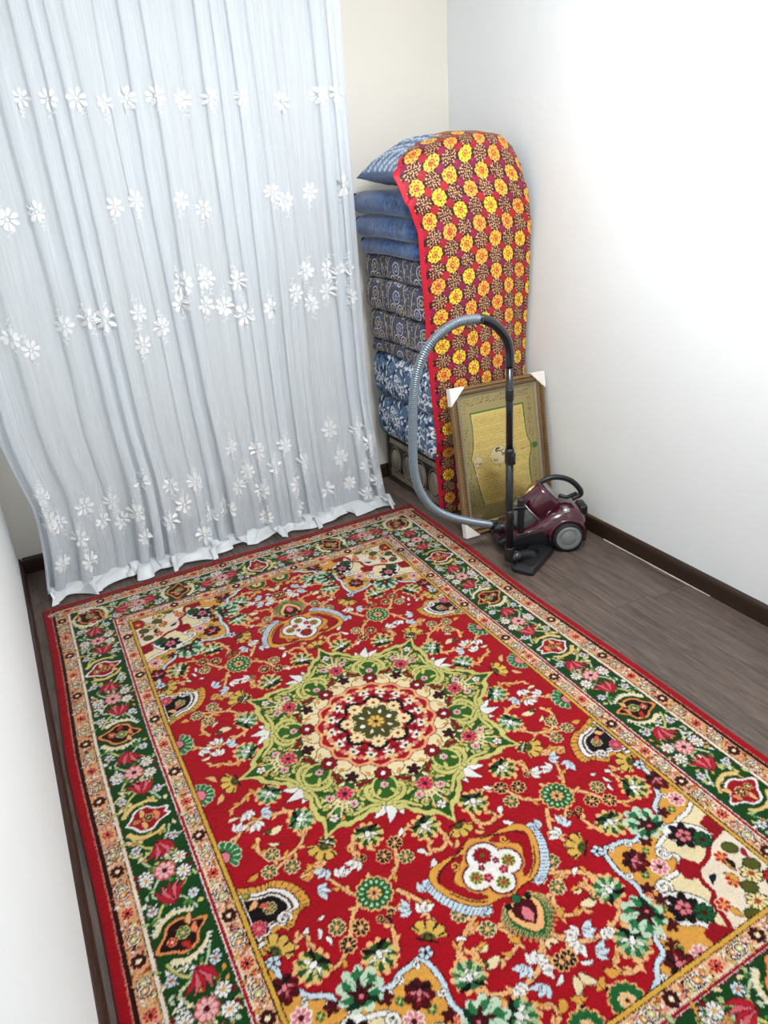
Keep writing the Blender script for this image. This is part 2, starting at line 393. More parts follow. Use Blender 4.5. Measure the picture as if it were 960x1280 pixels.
    # tulips
    for x, y in [(.099,.951),(.141,.984),(.09,1.008),(.054,.978),(.060,.948),(.19,.645),(.263,.669),(.222,.695),(.409,.454),(.437,.51),(.363,.488),(.53,.151),(.479,.175),(.519,.204),(.564,.191),(.32,.475)]:
        q.tulip(x, y, rd.choice([-.6, .5, 1.6, 2.7, -2.2]), .0215, WHT if rd.random() < .6 else ICE, NAV, BUR)
    # eight petal rosettes
    for x, y in [(.09,.775),(.153,.755),(.114,.824),(.445,.624),(.477,.394),(.539,.377),(.512,.327),(.185,.531)]: q.ros(x, y, .0215, 8, OLV, PEA, CRM)
    for x, y in [(.392,.655),(.439,.68),(.238,.498),(.010,.984),(.190,.473)]: q.ros(x, y, .0220, 8, BLK, PEA, PEA)
    # lotuses and palmettes
    q.lotus(.222,.897,.042, -1.9, PEA, TEAL, (190,214,170), WHT, BLK); q.lotus(.172,1.036,.044, 2.2, PEA, TEAL, (170,204,160), WHT, BLK)
    q.lotus(.444,.109,.040, .6, PEA, TEAL, (180,208,170), WHT, BLK); q.lotus(.391,.255,.042, 2.4, PEA, TEAL, (180,208,170), WHT, BLK)
    q.lotus(.541,.683,.044, .4, PEA, GRN, LIM, WHT, BLK); q.lotus(.384,.747,.044, 1.5, PEA, GRN, LIM, WHT, BLK)
    q.lotus(.359,.372,.024, .8, PEA, GRN, LIM, WHT, BLK, 9); q.lotus(.245,.411,.043, 1.2, PEA, GRN, LIM, WHT, BLK); q.lotus(.086,.475,.043, 1.8, PEA, GRN, LIM, WHT, BLK)
    # round green flower
    x, y, R = .316, .586, .050
    q.polar(x, y, R*1.2, lambda r, t: r < R*1.1*(.86+.14*np.abs(np.cos(7*t))), PEA); q.polar(x, y, R, lambda r, t: r < R*(.84+.16*np.abs(np.cos(7*t))), (44,112,62))
    for k in range(14):
        a = k*2*np.pi/14; q.ell(x+.70*R*math.cos(a), y+.70*R*math.sin(a), .006, .0036, a, (196,224,190))
    q.ros(x, y, .021, 8, PEA, BUR, (40,90,50))
    x, y, R = .06, 1.13, .044
    q.polar(x, y, R*1.2, lambda r, t: r < R*1.1*(.86+.14*np.abs(np.cos(7*t))), PEA); q.polar(x, y, R, lambda r, t: r < R*(.84+.16*np.abs(np.cos(7*t))), (44,112,62)); q.ros(x, y, .019, 8, PEA, BUR, CRM)
    # fan of teeth at the side of the field, and the side palmette
    for (x, y, d, R) in [(.638, 0, math.pi, .05), (.640, .262, -2.75, .055)]:
        q.shell(x, y, R, d, 1.5, (58,130,84), (206,222,190), BUR, 7); q.disc(x-.004, y+.004, .018, PNK, BLK)
    sp = [(.66,.371),(.598,.398),(.563,.408),(.539,.41),(.501,.439),(.48,.482),(.478,.523),(.51,.531),(.541,.561),(.556,.563),(.569,.55),(.594,.556),(.602,.587),(.66,.60)]
    spc = catmull(sp, 5); q.poly(spc, GLD, BUR, .006)
    for k in range(2, len(spc)-22, 2):
        v = np.array([.59,.49])-spc[k]; v /= np.linalg.norm(v); q.stroke([spc[k], spc[k]+v*.022], .0022, BLK)
    c0 = np.array([.60,.487])
    for f, c in [(.80, BLK), (.77, WHT), (.66, BUR), (.60, WHT), (.54, BLK)]: q.poly(c0+(spc-c0)*f, c)
    q.spiral(.555,.528,.020,2.5,1.2,.006,WHT,BUR); q.ros(.576,.481,.017,8,OLV,GLD,CRM); q.ros(.622,.522,.021,9,(190,60,80),PNK,PNK); q.leaf(.60,.44,.6,.035,.018,PEA,BUR); q.ros(.620,.415,.014,8,OLV,GLD,LIM); q.leaf(.60,.46,2.4,.03,.016,(214,110,90))
    # ---- corner spandrel
    co = [(.66,.60),(.623,.633),(.617,.674),(.59,.724),(.57,.747),(.534,.768),(.522,.797),(.48,.822),(.45,.808),(.415,.821),(.391,.824),(.366,.810),(.33,.805),(.297,.806),(.284,.871),(.294,.926),(.284,.967),(.274,1.008),(.255,1.036),(.226,1.058),(.215,1.093),(.18,1.105),(.156,1.13),(.127,1.144),(.10,1.17),(.66,1.17)]
    cc = catmull(co[:-1], 4); cc = np.vstack([cc, co[-1:]])
    q.poly(cc, GLD); ol = cc[:-2]
    q.stroke(ol, .018, BLK); q.stroke(ol, .0125, ICE)
    for k in range(3, len(ol)-4, 6):
        q.spiral(ol[k][0]+.012, ol[k][1]+.012, .011, rd.random()*6, 1.0, .005, WHT, BLK, .0016)
    cream = catmull([(.66,.80),(.60,.83),(.56,.835),(.52,.85),(.45,.865),(.42,.89),(.455,.92),(.42,.955),(.345,.955),(.34,.98),(.365,1.0),(.33,1.03),(.31,1.06),(.35,1.085),(.36,1.12),(.33,1.17)], 4)
    q.poly(np.vstack([cream, [(.66,1.17)]]), CRM); q.stroke(cream, .017, BLK); q.stroke(cream, .012, WHT)
    for x, y, h in [(.432,.892,1),(.352,.968,-1)]: q.spiral(x, y, .022, 1.0, 1.2, .008, WHT, BLK, .002, h)
    rl = catmull([(.66,.915),(.621,.925),(.565,.937),(.523,.965),(.466,.981),(.45,1.013),(.448,1.046),(.42,1.069),(.414,1.11),(.383,1.17)], 5)
    q.poly(np.vstack([rl, [(.66,1.17)]]), (240,226,206)); q.stroke(rl, .014, (160,20,40))
    for x, y, d in [(.47,.985,-2.3),(.385,1.15,-2.4),(.645,.918,-2.0)]: q.ros(x-.02, y-.02, .03, 5, (160,20,40), (160,20,40), (160,20,40))
    for x, y, r0 in [(.525,.882,.7),(.349,1.036,.8)]:
        q.ell(x+.012, y+.0, .066, .036, r0, WHT, BLK, .003); q.polar(x, y, .05, lambda r, t: r < .046*(.62+.38*np.abs(np.cos(3.5*t))), BLK)
        q.ros(x, y, .021, 5, PNK, BUR, BUR); q.ros(x+.034, y+.036, .026, 8, (40,104,62), BUR, (24,50,34))
    for x, y in [(.42,.841),(.312,.951),(.348,.874),(.287,1.053),(.317,.99),(.54,.795),(.25,1.09),(.226,1.14)]: q.polar(x, y, .024, lambda r, t: r < .021*(.5+.5*np.abs(np.cos(2.5*t))), BUR, rd.random())
    for x, y in [(.395,.865),(.339,.918),(.256,1.106),(.57,.80),(.30,1.01)]: q.ros(x, y, .013, 4, (40,128,78), LIM, GLD)
    for x, y in [(.389,.92),(.289,1.142),(.61,.78)]: q.ros(x, y, .024, 8, PNK, BUR, WHT)
    for x, y in [(.46,.838),(.30,.968),(.62,.72)]: q.ros(x, y, .010, 5, (206,70,60), PNK, PEA)
    for x, y, d in [(.348,.874,.8),(.62,.70,1.5),(.23,1.13,0.1)]: q.lotus(x, y, .034, d, BUR, BUR, (150,20,40), PNK, BLK, 7)
    for x, y in [(.581,1.058),(.524,1.119)]: q.ros(x, y, .028, 9, (242,224,170), (180,80,40), BLK)
    for x, y in [(.521,1.049),(.555,.984),(.442,1.082)]: q.ros(x, y, .020, 6, (206,46,44), GLD, CRM); q.leaf(x+.01, y+.01, rd.random()*6, .04, .018, GLD, BUR)
    for x, y in [(.541,1.082),(.607,1.038),(.483,1.138),(.60,.975),(.62,1.12)]: q.ell(x, y, .020, .016, .6, OLV, (60,90,40), .004)
    for x, y in [(.556,1.028),(.43,1.138),(.50,1.01),(.57,1.14),(.63,.99)]: q.leaf(x, y, rd.random()*6, .04, .017, rd.choice([BLK, (170,30,70), NAV]), None)
    q.ros(.622,1.10,.030,10,(206,46,44),GLD,BLK)
    # green palmettes in the two valleys
    for x, y, d in [(.462,.792,-1.9),(.245,1.0,2.9)]:
        q.lotus(x, y, .052, d, (206,222,200), (58,132,86), (200,224,200), BUR, (24,60,44), 9); q.ros(x-.018*math.cos(d), y-.018*math.sin(d), .018, 5, BUR, PNK, BLK)
    # ---- big white medallions on the long axis
    g = [(0,.575),(.03,.588),(.06,.597),(.10,.598),(.15,.606),(.168,.64),(.155,.69),(.12,.742),(.08,.768),(.03,.772),(0,.785)]
    gc = catmull(g, 5)
    arc = catmull([(.178,.635),(.168,.69),(.132,.752),(.085,.782)], 6)
    q.stroke(arc, .030, BLK); q.stroke(arc, .026, ICE)
    for k in range(0, len(arc)): q.stroke([arc[k]-(.012,.006), arc[k]+(.014,.008)], .0022, (60,80,120))
    full = np.vstack([gc, gc[::-1]*np.array([-1, 1])]); q.poly(full, GLD, BUR, .006)
    q.poly(catmull([(.045,.612),(.10,.612),(.148,.636),(.138,.68),(.10,.735),(.06,.752),(.10,.70),(.11,.66)], 4, True), (168,20,40), BUR, .004)
    for x, y, r in [(0,.650,.048),(.050,.690,.038),(0,.732,.036)]: q.disc(x, y, r+.010, (222,150,90)); q.disc(x, y, r+.005, BUR)
    for x, y, r in [(0,.650,.048),(.050,.690,.038),(0,.732,.036)]: q.disc(x, y, r, WHT)
    q.ros(0,.640,.025,10,(176,24,40),OLV,BUR); q.ros(.054,.690,.019,8,OLV,(206,60,50),LIM); q.ros(0,.738,.019,8,OLV,(206,60,50),LIM); q.ros(.026,.706,.013,5,(150,20,44),PNK,PNK); q.ros(.024,.672,.010,5,BUR,PNK,PNK); q.stroke(catmull([(.03,.592),(.075,.604),(.125,.622),(.150,.65)], 5), .004, BUR); q.stroke(catmull([(.142,.69),(.11,.735),(.07,.762)], 5), .004, BUR)
    q.spiral(.085,.628,.014,1,1.1,.006,GLD,BUR)
    # green toothed heart below it
    q.poly(catmull([(0,.922),(.04,.895),(.066,.855),(.064,.82),(.04,.798),(.0,.80)], 5), (44,112,62))
    h = catmull([(0,.918),(.04,.893),(.066,.855),(.064,.82),(.046,.80)], 7)
    for k in range(0, len(h), 2): q.stroke([h[k]*[.8,1]-[0,.006], h[k]+[.006,.006]], .005, TEAL, PEA, .0015, .002)
    q.poly(catmull([(-.03,.80),(0,.892),(.03,.868),(.044,.84),(.040,.812),(.0,.79)], 5), PEA); q.poly([(-.02,.80),(0,.876),(.02,.858),(.032,.838),(.032,.815),(0,.792)], BUR); q.poly([(-.01,.83),(0,.868),(.014,.85),(.012,.832),(0,.82)], PNK)
    q.disc(.032,.803,.010,BLK); q.disc(0,.794,.012,(60,120,80),BLK)
    # ---- yellow shells at medallion tips and at spandrel tips
    s45 = .365
    for x, y, d in [(s45, .372, .79), (.508, 0, 0), (0, .512, 1.571), (.262, .772, -2.3), (.615,.605,-2.6)]:
        q.shell(x, y, .056 if x != 0 else .05, d, 1.15, (226,190,104), BLK, (92,112,60), 5)
        q.stroke([(x+.026*math.sin(d), y-.026*math.cos(d)), (x-.026*math.sin(d), y+.026*math.cos(d))], .006, BLK); q.disc(x+.008*math.cos(d), y+.008*math.sin(d), .008, OLV, BLK)
    for x, y in [(.282,.797),(.62,.625)]: q.ros(x, y, .018, 5, ICE, NAV, BLK)
    # ---- the eight pointed medallion
    def edge(t):
        ph = np.abs((np.degrees(t)+22.5) % 45-22.5)
        return np.interp(ph, [0, 2, 4.5, 8, 11, 14, 18, 21, 22.5], [.500, .470, .447, .440, .418, .398, .388, .368, .352])+.004*np.cos(np.radians(ph)*60)
    for k in range(8):                                  # white palmettes between the points
        a = math.radians(22.5+45*k); cx, cy = .338*math.cos(a), .338*math.sin(a)
        for da, L in ((-1.05, .07), (1.05, .07), (-.52, .09), (.52, .09), (0, .102)): q.leaf(cx, cy, a+da, L, .036, WHT, NAV, .0022)
        q.disc(cx+.02*math.cos(a), cy+.02*math.sin(a), .012, OLV)
    q.polar(0, 0, .53, lambda r, t: r < edge(t)+.007, BUR); q.polar(0, 0, .52, lambda r, t: r < edge(t)+.004, LIM); q.polar(0, 0, .52, lambda r, t: r < edge(t)-.017, (60,50,20))
    q.polar(0, 0, .52, lambda r, t: r < edge(t)-.020, (54,100,40))
    def lobe(k, m):
        a = math.radians(45*k); ca, sa = math.cos(a), math.sin(a)
        return lambda P: np.stack([np.atleast_2d(P)[:, 0]*ca-m*np.atleast_2d(P)[:, 1]*sa, np.atleast_2d(P)[:, 0]*sa+m*np.atleast_2d(P)[:, 1]*ca], -1)
    specks = [(rd.uniform(.28,.42), rd.uniform(.008,.10), rd.uniform(0,6.28), rd.choice([LIM,LIM,LIM,CRM,GLD,(86,140,60)])) for _ in range(64)]
    for k in range(-1, 4):
        for m in (1, -1):
            T = lobe(k, m); A = math.radians(45*k)
            for u, v, d, c in specks:
                if v < (.45-u)*.75: p = T((u, v))[0]; q.leaf(p[0], p[1], A+m*d, .026, .013, c, DGR, .0011)
            q.stroke(T(catmull([(.34,.135),(.335,.09),(.315,.065),(.29,.062),(.283,.085),(.30,.092)], 5)), .015, LIM, (70,60,20), .0022)
            q.stroke(T(catmull([(.262,.062),(.275,.05),(.29,.03)], 5)), .013, (140,24,36), BUR, .001)
            q.stroke(T(catmull([(.345,.120),(.36,.09),(.385,.070),(.40,.055)], 5)), .011, LIM, (70,60,20), .0015); q.spiral(*T((.392,.034))[0], .014, A, 1.1, .006, LIM, DGR, .001, m)
            for u, v in [(.375,.0),(.40,.006),(.37,.016)]: q.stroke(T([(.35, v*.6), (u+.02, v+.012)]), .005, CRM, None)
            p = T((.362,.040))[0]; q.ros(p[0], p[1], .013, 5, PNK, BUR, WHT)
        p = T((.428,0))[0]; q.ros(p[0], p[1], .015, 5, WHT, PNK, GRN); p = T((.332,0))[0]; q.ros(p[0], p[1], .026, 9, (190,50,80), BUR, PNK)
    q.polar(0, 0, .33, lambda r, t: r < .268+.016*np.cos(8*t)+.006*np.cos(24*t), (70,60,20)); q.polar(0, 0, .33, lambda r, t: r < .264+.016*np.cos(8*t)+.006*np.cos(24*t), CRM)
    for k in range(-1, 4):
        for m in (1, -1):
            T = lobe(k, m)
            q.stroke(T(catmull([(.215,.012),(.236,.020),(.248,.042),(.262,.050),(.276,.046)], 5)), .0035, (120,90,40)); q.stroke(T(catmull([(.225,.075),(.240,.062),(.256,.066)], 5)), .0035, (150,120,60))
            p = T((.232,.036))[0]; q.leaf(p[0], p[1], math.radians(45*k)+m*.9, .026, .010, GLD, (120,90,40), .001)
    for k in range(-1, 4):
        T = lobe(k, 1); T2 = lobe(k+.5, 1)
        p = T((.262,0))[0]; q.polar(p[0], p[1], .03, lambda r, t: r < .025*(.55+.45*np.abs(np.cos(2.5*t))), (64,10,20), .3)
        p = T2((.300,0))[0]; q.ell(p[0], p[1], .045, .036, math.radians(45*k+22.5), (66,112,44), LIM, .008)
        for v in (-.016, .016): p = T2((.305,v))[0]; q.leaf(p[0], p[1], math.radians(45*k+22.5)+v*30, .03, .012, LIM); 
        p = T2((.29,0))[0]; q.ros(p[0], p[1], .012, 6, PNK, BUR, WHT); p = T2((.243,0))[0]; q.ros(p[0], p[1], .027, 8, (150,20,38), WHT, BUR)
    q.polar(0, 0, .23, lambda r, t: r < .212+.007*np.cos(16*t), BUR); q.polar(0, 0, .23, lambda r, t: r < .209+.007*np.cos(16*t), (240,170,130)); q.polar(0, 0, .22, lambda r, t: r < .198+.007*np.cos(16*t), (172,22,42))
    for k in range(-1, 9):
        for m in (1, -1):
            T = lobe(k*.5, m); A = math.radians(22.5*k)
            for u, v, d, L, W, c in [(.185,.012,2.4,.040,.014,CRM),(.17,.024,.8,.030,.012,PEA),(.150,.010,1.2,.034,.016,WHT),(.142,.022,2.6,.026,.012,WHT),(.165,.0,.2,.022,.010,PNK),(.192,.030,1.6,.024,.009,(240,200,150)),(.178,.004,2.0,.020,.008,GLD),(.135,.026,.4,.020,.009,CRM),(.148,.002,2.8,.018,.008,BUR),(.128,.012,.9,.024,.012,(190,40,50))]:
                p = T((u, v))[0]; q.leaf(p[0], p[1], A+m*d, L, W, c)
            p = T((.158,.030))[0]; q.disc(p[0], p[1], .006, DGR)
    q.polar(0, 0, .14, lambda r, t: r < .112+.026*np.abs(np.cos(4*t+1.571)), BLK)
    q.polar(0, 0, .12, lambda r, t: (r < .108) & (np.cos(8*t) > .25), (190,34,40)); q.polar(0, 0, .11, lambda r, t: r < .088+.012*np.cos(8*t), CRM); q.polar(0, 0, .11, lambda r, t: r < .078+.012*np.cos(8*t), (96,92,40))
    for k in range(8):
        a = math.radians(22.5+45*k); q.disc(.100*math.cos(a), .100*math.sin(a), .0255, BLK); q.ros(.100*math.cos(a), .100*math.sin(a), .0225, 9, (246,224,178), (150,60,50), (246,224,178))
        a = math.radians(45*k); q.leaf(.042*math.cos(a), .042*math.sin(a), a, .022, .012, WHT); q.leaf(.062*math.cos(a+.3), .062*math.sin(a+.3), a+.6, .018, .009, GRN)
    q.ros(0, 0, .030, 8, (226,196,110), BUR, (150,110,50))
    # ---- borders: long side bands lie at constant a, short side bands at constant b
    def band(lo, hi, c):
        (a0, b0), (a1, b1) = lo, hi
        for sl, X, Y in [q.win(0, 0, HW, HL)]:
            m = ((X >= a0) | (Y >= b0)) & (X < a1) & (Y < b1); q.put(sl, m, c)
    E = lambda d: (HW-d, HL-d*.97)
    band(E(.352), (HW, HL), BLK); band(E(.348), E(.338), (222,178,84)); band(E(.338), E(.334), BLK)
    band(E(.334), E(.292), (236,192,154)); band(E(.294), E(.288), (236,222,200)); band(E(.288), E(.279), (170,20,40)); band(E(.279), E(.2765), WHT); band(E(.2765), E(.273), BUR)
    band(E(.273), E(.108), (32,84,36)); band(E(.113), E(.110), BUR); band(E(.110), E(.100), (240,226,206)); band(E(.100), E(.097), BLK)
    band(E(.097), E(.050), (230,176,132)); band(E(.050), E(.046), BLK); band(E(.046), E(.036), (70,12,22)); band(E(.036), E(.034), (226,150,130)); band(E(.034), (HW, HL), (172,14,38))
    ca, cb = HW-.190, HL-.190*.97
    # guard bands: rosette / red flower alternate, ringed S scrolls between
    for d, wd in ((.312, .040), (.0735, .044)):
        ga, gb = HW-d, HL-d*.97
        for horiz in (False, True):
            n = int((ga if horiz else gb)/.148)+1
            for k in range(n+1):
                t = k*.148
                if t > (ga if horiz else gb)+.01: continue
                x, y = (t, gb) if horiz else (ga, t)
                for s_ in (-1, 1):
                    for f, big in ((.036, 0), (.064, 1)):
                        px, py = (x+s_*f, y) if horiz else (x, y+s_*f)
                        if abs(px-ga) < .02 and horiz and big: continue
                        if big:
                            q.ell(px, py, .0165, .0150, 0, WHT, BLK, .003); q.ell(px, py, .0105, .0085, .5, LIM if k % 2 else GLD, (120,40,50), .003); q.disc(px, py, .004, WHT)
                        else:
                            for ss in (-1, 1):
                                ox, oy = (0, ss*.014) if horiz else (ss*.014, 0)
                                q.leaf(px+ox, py+oy, rd.random()*6.28, .017, .008, rd.choice([WHT, WHT, GLD, PNK, LIM, ORG]), BLK, .0013)
                                q.leaf(px-ox*.4, py-oy*.4, rd.random()*6.28, .015, .008, rd.choice([GLD, PEA, ORG]), (110,40,40), .0013)
                if k % 2: q.disc(x, y, .0185, (240,214,170)); q.ros(x, y, .0190, 8, (78,12,24), CRM, (78,12,24)); q.disc(x, y, .0065, (246,234,200))
                else: q.ros(x, y, .0180, 8, (196,38,42), BLK, (240,196,160))
    # fine filler yarns in both guard bands
    for d0, d1 in ((.331, .296), (.095, .053)):
        for _ in range(1500):
            dd = rd.uniform(d1, d0); hz = rd.random() < .4
            x, y = (rd.uniform(0, HW-dd), HL-dd*.97) if hz else (HW-dd, rd.uniform(0, HL-dd*.97))
            tt = (x if hz else y) % .148
            if min(tt, .148-tt) > .022 and not (.050 < min(tt, .148-tt) < .080 and abs(dd-(d0+d1)/2) < .017): q.leaf(x, y, rd.random()*6.28, .011, .0045, rd.choice([WHT, WHT, BLK, BUR, PNK, GLD, ORG, LIM]))
    # main green border
    def palmette(x, y, d, style):
        body, rim, inner = ((168,24,40), WHT, (200,40,50)) if style else ((52,14,20), (232,160,100), (190,60,50))
        ca_, sa_ = math.cos(d), math.sin(d); Tm = lambda P: np.stack([x+P[:, 0]*ca_-P[:, 1]*sa_, y+P[:, 0]*sa_+P[:, 1]*ca_], -1)
        out = catmull([(.070,0),(.036,.022),(.018,.046),(-.018,.048),(-.040,.026),(-.066,.010),(-.072,0),(-.066,-.010),(-.040,-.026),(-.018,-.048),(.018,-.046),(.036,-.022)], 4, True)
        for s_ in (1, -1):                       # horn shaped leaf hugging the palmette
            arc = Tm(catmull([(-.052,s_*.050),(-.020,s_*.070),(.026,s_*.066),(.052,s_*.044)], 6)); q.stroke(arc, .017, CRM if not style else (236,206,140), None, w1=.008)
            if not style:
                for kk in range(0, len(arc), 2): q.stroke([arc[kk], arc[kk]+(arc[kk]-np.array([x, y]))*.16], .004, WHT)
        q.poly(Tm(out*1.10), BLK); q.poly(Tm(out*1.06), rim); q.poly(Tm(out*.90), body)
        for px, py, r in [(.018,.016,.015),(-.022,-.014,.015),(-.012,.018,.011),(.02,-.018,.011)]:
            p = Tm(np.array([[px, py]]))[0]; q.leaf(p[0]-.01, p[1], d+px*60, .036, .016, rd.choice([PEA, inner, (236,150,110)]), BUR)
        p = Tm(np.array([[.004,.004]]))[0]; q.ros(p[0], p[1], .017, 8, (70,120,80) if not style else (30,40,30), PEA, LIM if not style else PEA)
        p = Tm(np.array([[-.030,.0]]))[0]; q.ros(p[0], p[1], .012, 6, (196,40,50) if not style else OLV, WHT, PEA)
    def border_run(horiz, c, step, count):
        def at(t, v): return (t, c+v) if horiz else (c+v, t)
        base = 0 if horiz else math.pi/2
        for k in range(count):
            t0 = k*step
            for s_ in (1, -1):
                if k == count-1 and s_ == 1: continue
                if k == 0 and s_ == -1: continue
                # scrolling stems and scattered sprigs
                pts = catmull([at(t0+s_*.06, .055), at(t0+s_*.11, .025), at(t0+s_*.16, -.05), at(t0+s_*.215, 0)], 6); q.stroke(pts, .008, LIM, None)
                pts = catmull([at(t0+s_*.06, -.055), at(t0+s_*.11, -.028), at(t0+s_*.15, .045), at(t0+s_*.215, 0)], 6); q.stroke(pts, .007, (200,212,180), None)
                for _ in range(46):
                    p = at(t0+s_*rd.uniform(.055,.218), rd.uniform(-.076,.076)); q.leaf(p[0], p[1], rd.random()*6.28, rd.uniform(.016,.030), rd.uniform(.008,.013), rd.choice([LIM, WHT, (206,216,190), CRM, GLD, (96,150,70), (190,206,150)]), DGR, .0012)
                p = at(t0+s_*.135, -.008); dd = base+(0 if s_ > 0 else math.pi)
                for da in (-.62, -.3, 0, .3, .62): q.leaf(p[0]-.034*math.cos(dd), p[1]-.034*math.sin(dd), dd+da, .074, .015, (190,40,62) if abs(da) != .3 else (226,120,130), BUR, .0018)
                p = at(t0+s_*.2175, -.004); q.ros(p[0], p[1], .028, 8, (240,190,190), BUR, (200,100,110))
                for v in (-.052, .050): p = at(t0+s_*(.19+.02*(v > 0)), v); q.ros(p[0], p[1], .021, 8, WHT, GLD, BLK)
                for v in (-.052, .050): p = at(t0+s_*.105, v*1.1); q.ros(p[0], p[1], .016, 6, ICE, ORG, BLK)
                for v in (-.074, .074): p = at(t0+s_*.2, v); q.disc(p[0], p[1], .007, (130,30,30))
            palmette(*at(t0, 0), base+math.pi/2+(.25 if k % 2 else -.2), k % 2 == 0)
    border_run(False, ca, cb/3, 4); border_run(True, cb, ca/2, 3)
    palmette(ca, cb, .8, False)
    return q
rug_q = paint_rug()
def rug_object():
    res = 0.0030; nx, ny = int(2*HW/res)+1, int(2*HL/res)+1
    U, Vv = np.meshgrid(np.linspace(-HW, HW, nx), np.linspace(-HL, HL, ny))
    C = np.zeros((ny, nx, 3), np.float32)
    jx = rng.normal(0, 1, (ny, nx)); jy = rng.normal(0, 1, (ny, nx))
    for ox, oy in ((-.0007, -.0007), (.0007, -.0007), (-.0007, .0007), (.0007, .0007)):
        C += rug_q.sample(np.abs(U+ox+jx*.0009), np.abs(Vv+oy+jy*.0009))
    C /= 4
    # yarn lot streaks (abrash): weft rows differ a little in dye strength
    row = np.convolve(rng.normal(0, 1, ny+40), np.ones(9)/9, 'same')[20:20+ny]; C *= (1+.10*row)[:, None, None]*(1+.05*rng.normal(0, 1, (ny, nx)))[:, :, None]
    C = np.clip(np.maximum(C, 0)**1.2*.70, 0.002, .92)
    Y = 1.800+Vv
    X = .824+U+np.interp(Y, [.3, 2.2, 3.28], [0, 0, .025])+.004*np.sin(Y*5.1)*np.clip(np.abs(U)/HW, 0, 1)**6
    edge = np.minimum(HW-np.abs(U), HL-np.abs(Vv))
    Z = .0125*np.clip(edge/.008, 0, 1)**.5+rng.normal(0, .00045, (ny, nx))*(edge > .004)+.0014*np.sin(X*9+Y*4)*(edge > .05)
    Z = np.where(edge < .002, .0006, np.maximum(Z, .002))
    me = from_np('rug', np.stack([X, Y, Z], -1), grid_faces(ny, nx)); dye(me, C)
    m_pile = painted('wool_pile', rough=1.0, spec=0.08, noise_scale=420, bump=.45, var=.16, sheen=.12)
    return tag(link('rug', me, m_pile, None, True), 'red wool rug with cream and green star medallion and green floral border', 'rug')
rug = rug_object()

# ================================================================= SHEER CURTAIN
m_sheer, t, b = new_mat('sheer_voile')
t.nodes.remove(b); out = t.nodes['Material Output']
df = t.nodes.new('ShaderNodeBsdfDiffuse'); df.inputs[0].default_value = L4((241, 248, 255))
tl = t.nodes.new('ShaderNodeBsdfTranslucent'); tl.inputs[0].default_value = L4((240, 248, 255))
tp = t.nodes.new('ShaderNodeBsdfTransparent'); tp.inputs[0].default_value = (1, 1, 1, 1)
m1 = t.nodes.new('ShaderNodeMixShader'); m1.inputs[0].default_value = .42
m2 = t.nodes.new('ShaderNodeMixShader')
tc = t.nodes.new('ShaderNodeTexCoord'); mp = t.nodes.new('ShaderNodeMapping'); mp.inputs['Scale'].default_value = (60, 60, 1.2)
nz = t.nodes.new('ShaderNodeTexNoise'); nz.inputs['Scale'].default_value = 3; nz.inputs['Detail'].default_value = 3
mr = t.nodes.new('ShaderNodeMapRange'); mr.inputs[1].default_value = .3; mr.inputs[2].default_value = .7; mr.inputs[3].default_value = .80; mr.inputs[4].default_value = .93
t.links.new(tc.outputs['Object'], mp.inputs[0]); t.links.new(mp.outputs[0], nz.inputs['Vector']); t.links.new(nz.outputs['Fac'], mr.inputs[0]); t.links.new(mr.outputs[0], m2.inputs[0])
t.links.new(df.outputs[0], m1.inputs[1]); t.links.new(tl.outputs[0], m1.inputs[2]); t.links.new(tp.outputs[0], m2.inputs[1]); t.links.new(m1.outputs[0], m2.inputs[2]); t.links.new(m2.outputs[0], out.inputs[0])
m_satin = plain('satin_hem', (212, 216, 219), 0.34, spec=.5, noise=.03, scale=60, sheen=.3)
m_thread = plain('embroidery_white', (246, 248, 250), 0.7, spec=.3, noise=.02, scale=200, bump=.2)

CX0, CX1, CYC = -.115, 1.705, 3.47
def cur_theta(s, z): return 2*np.pi*21*s+1.5*np.sin(2*np.pi*2.7*s+1)+1.0*np.sin(2*np.pi*6.1*s+.5)+.75*np.sin(1.5*z+11*s)+.3*np.sin(4*z+30*s)
def cur_pt(s, z):
    th = cur_theta(s, z); A = .021*(.62+.38*np.sin(2*np.pi*4.3*s+.4+.5*z)+.22*np.sin(2*np.pi*9.7*s+1.1))*(1.05-.10*z)
    A = np.maximum(A, .006)
    big = .030*np.sin(2*np.pi*3.2*s+.5)+.016*np.sin(2*np.pi*7.3*s+2+.4*z)
    X = CX0+(CX1-CX0)*s-.013*np.sin(2*th)*(A/.024)
    low = np.clip((.75-z)/.75, 0, 1)
    X = X+(1-s)**3*.055*np.sin(np.pi*np.clip(z/.85, 0, 1))*np.clip((.85-z)/.4, 0, 1)+s**6*.05*low**2
    Y = CYC-A*np.sin(th)*(1+.5*low)-.5*big-.055*low**1.6-.012*low*np.sin(19*s+5*z)
    return X, Y
def ripple(s): return .5+.5*np.sin(2*np.pi*9.4*s+1.4*np.sin(2*np.pi*3.1*s))
def hem_pt(s, h):
    """hem band lying forward over the floor: h 0 at the voile, 1 at the edge"""
    X, Y = cur_pt(s, np.full_like(s, .035)); r = ripple(s)
    gap = np.exp(-((s-.86)/.018)**2); mid = np.exp(-((s-.60)/.10)**2)
    reach = (.056+.042*r-.02*mid)*(1-.75*gap)+.02*np.clip((s-.93)/.07, 0, 1)
    crumple = .020*np.sin(2*np.pi*9*s+3*h)+.012*np.sin(2*np.pi*17*s+4*h+1)
    X = X+h*(.030*np.sin(2*np.pi*9.4*s+2.2)+.012*np.sin(2*np.pi*23*s)+.035*s**8)
    Yb = .45*(Y-3.40)+3.40
    Y = Y*(1-h)+h*Yb-reach*h
    Z = .036*(1-h)**1.5+.004+np.sin(np.pi*np.clip(h, 0, 1))*(.018*r+np.abs(crumple))+h*h*.012*(1-r)
    return X, Y, np.maximum(Z, .002)
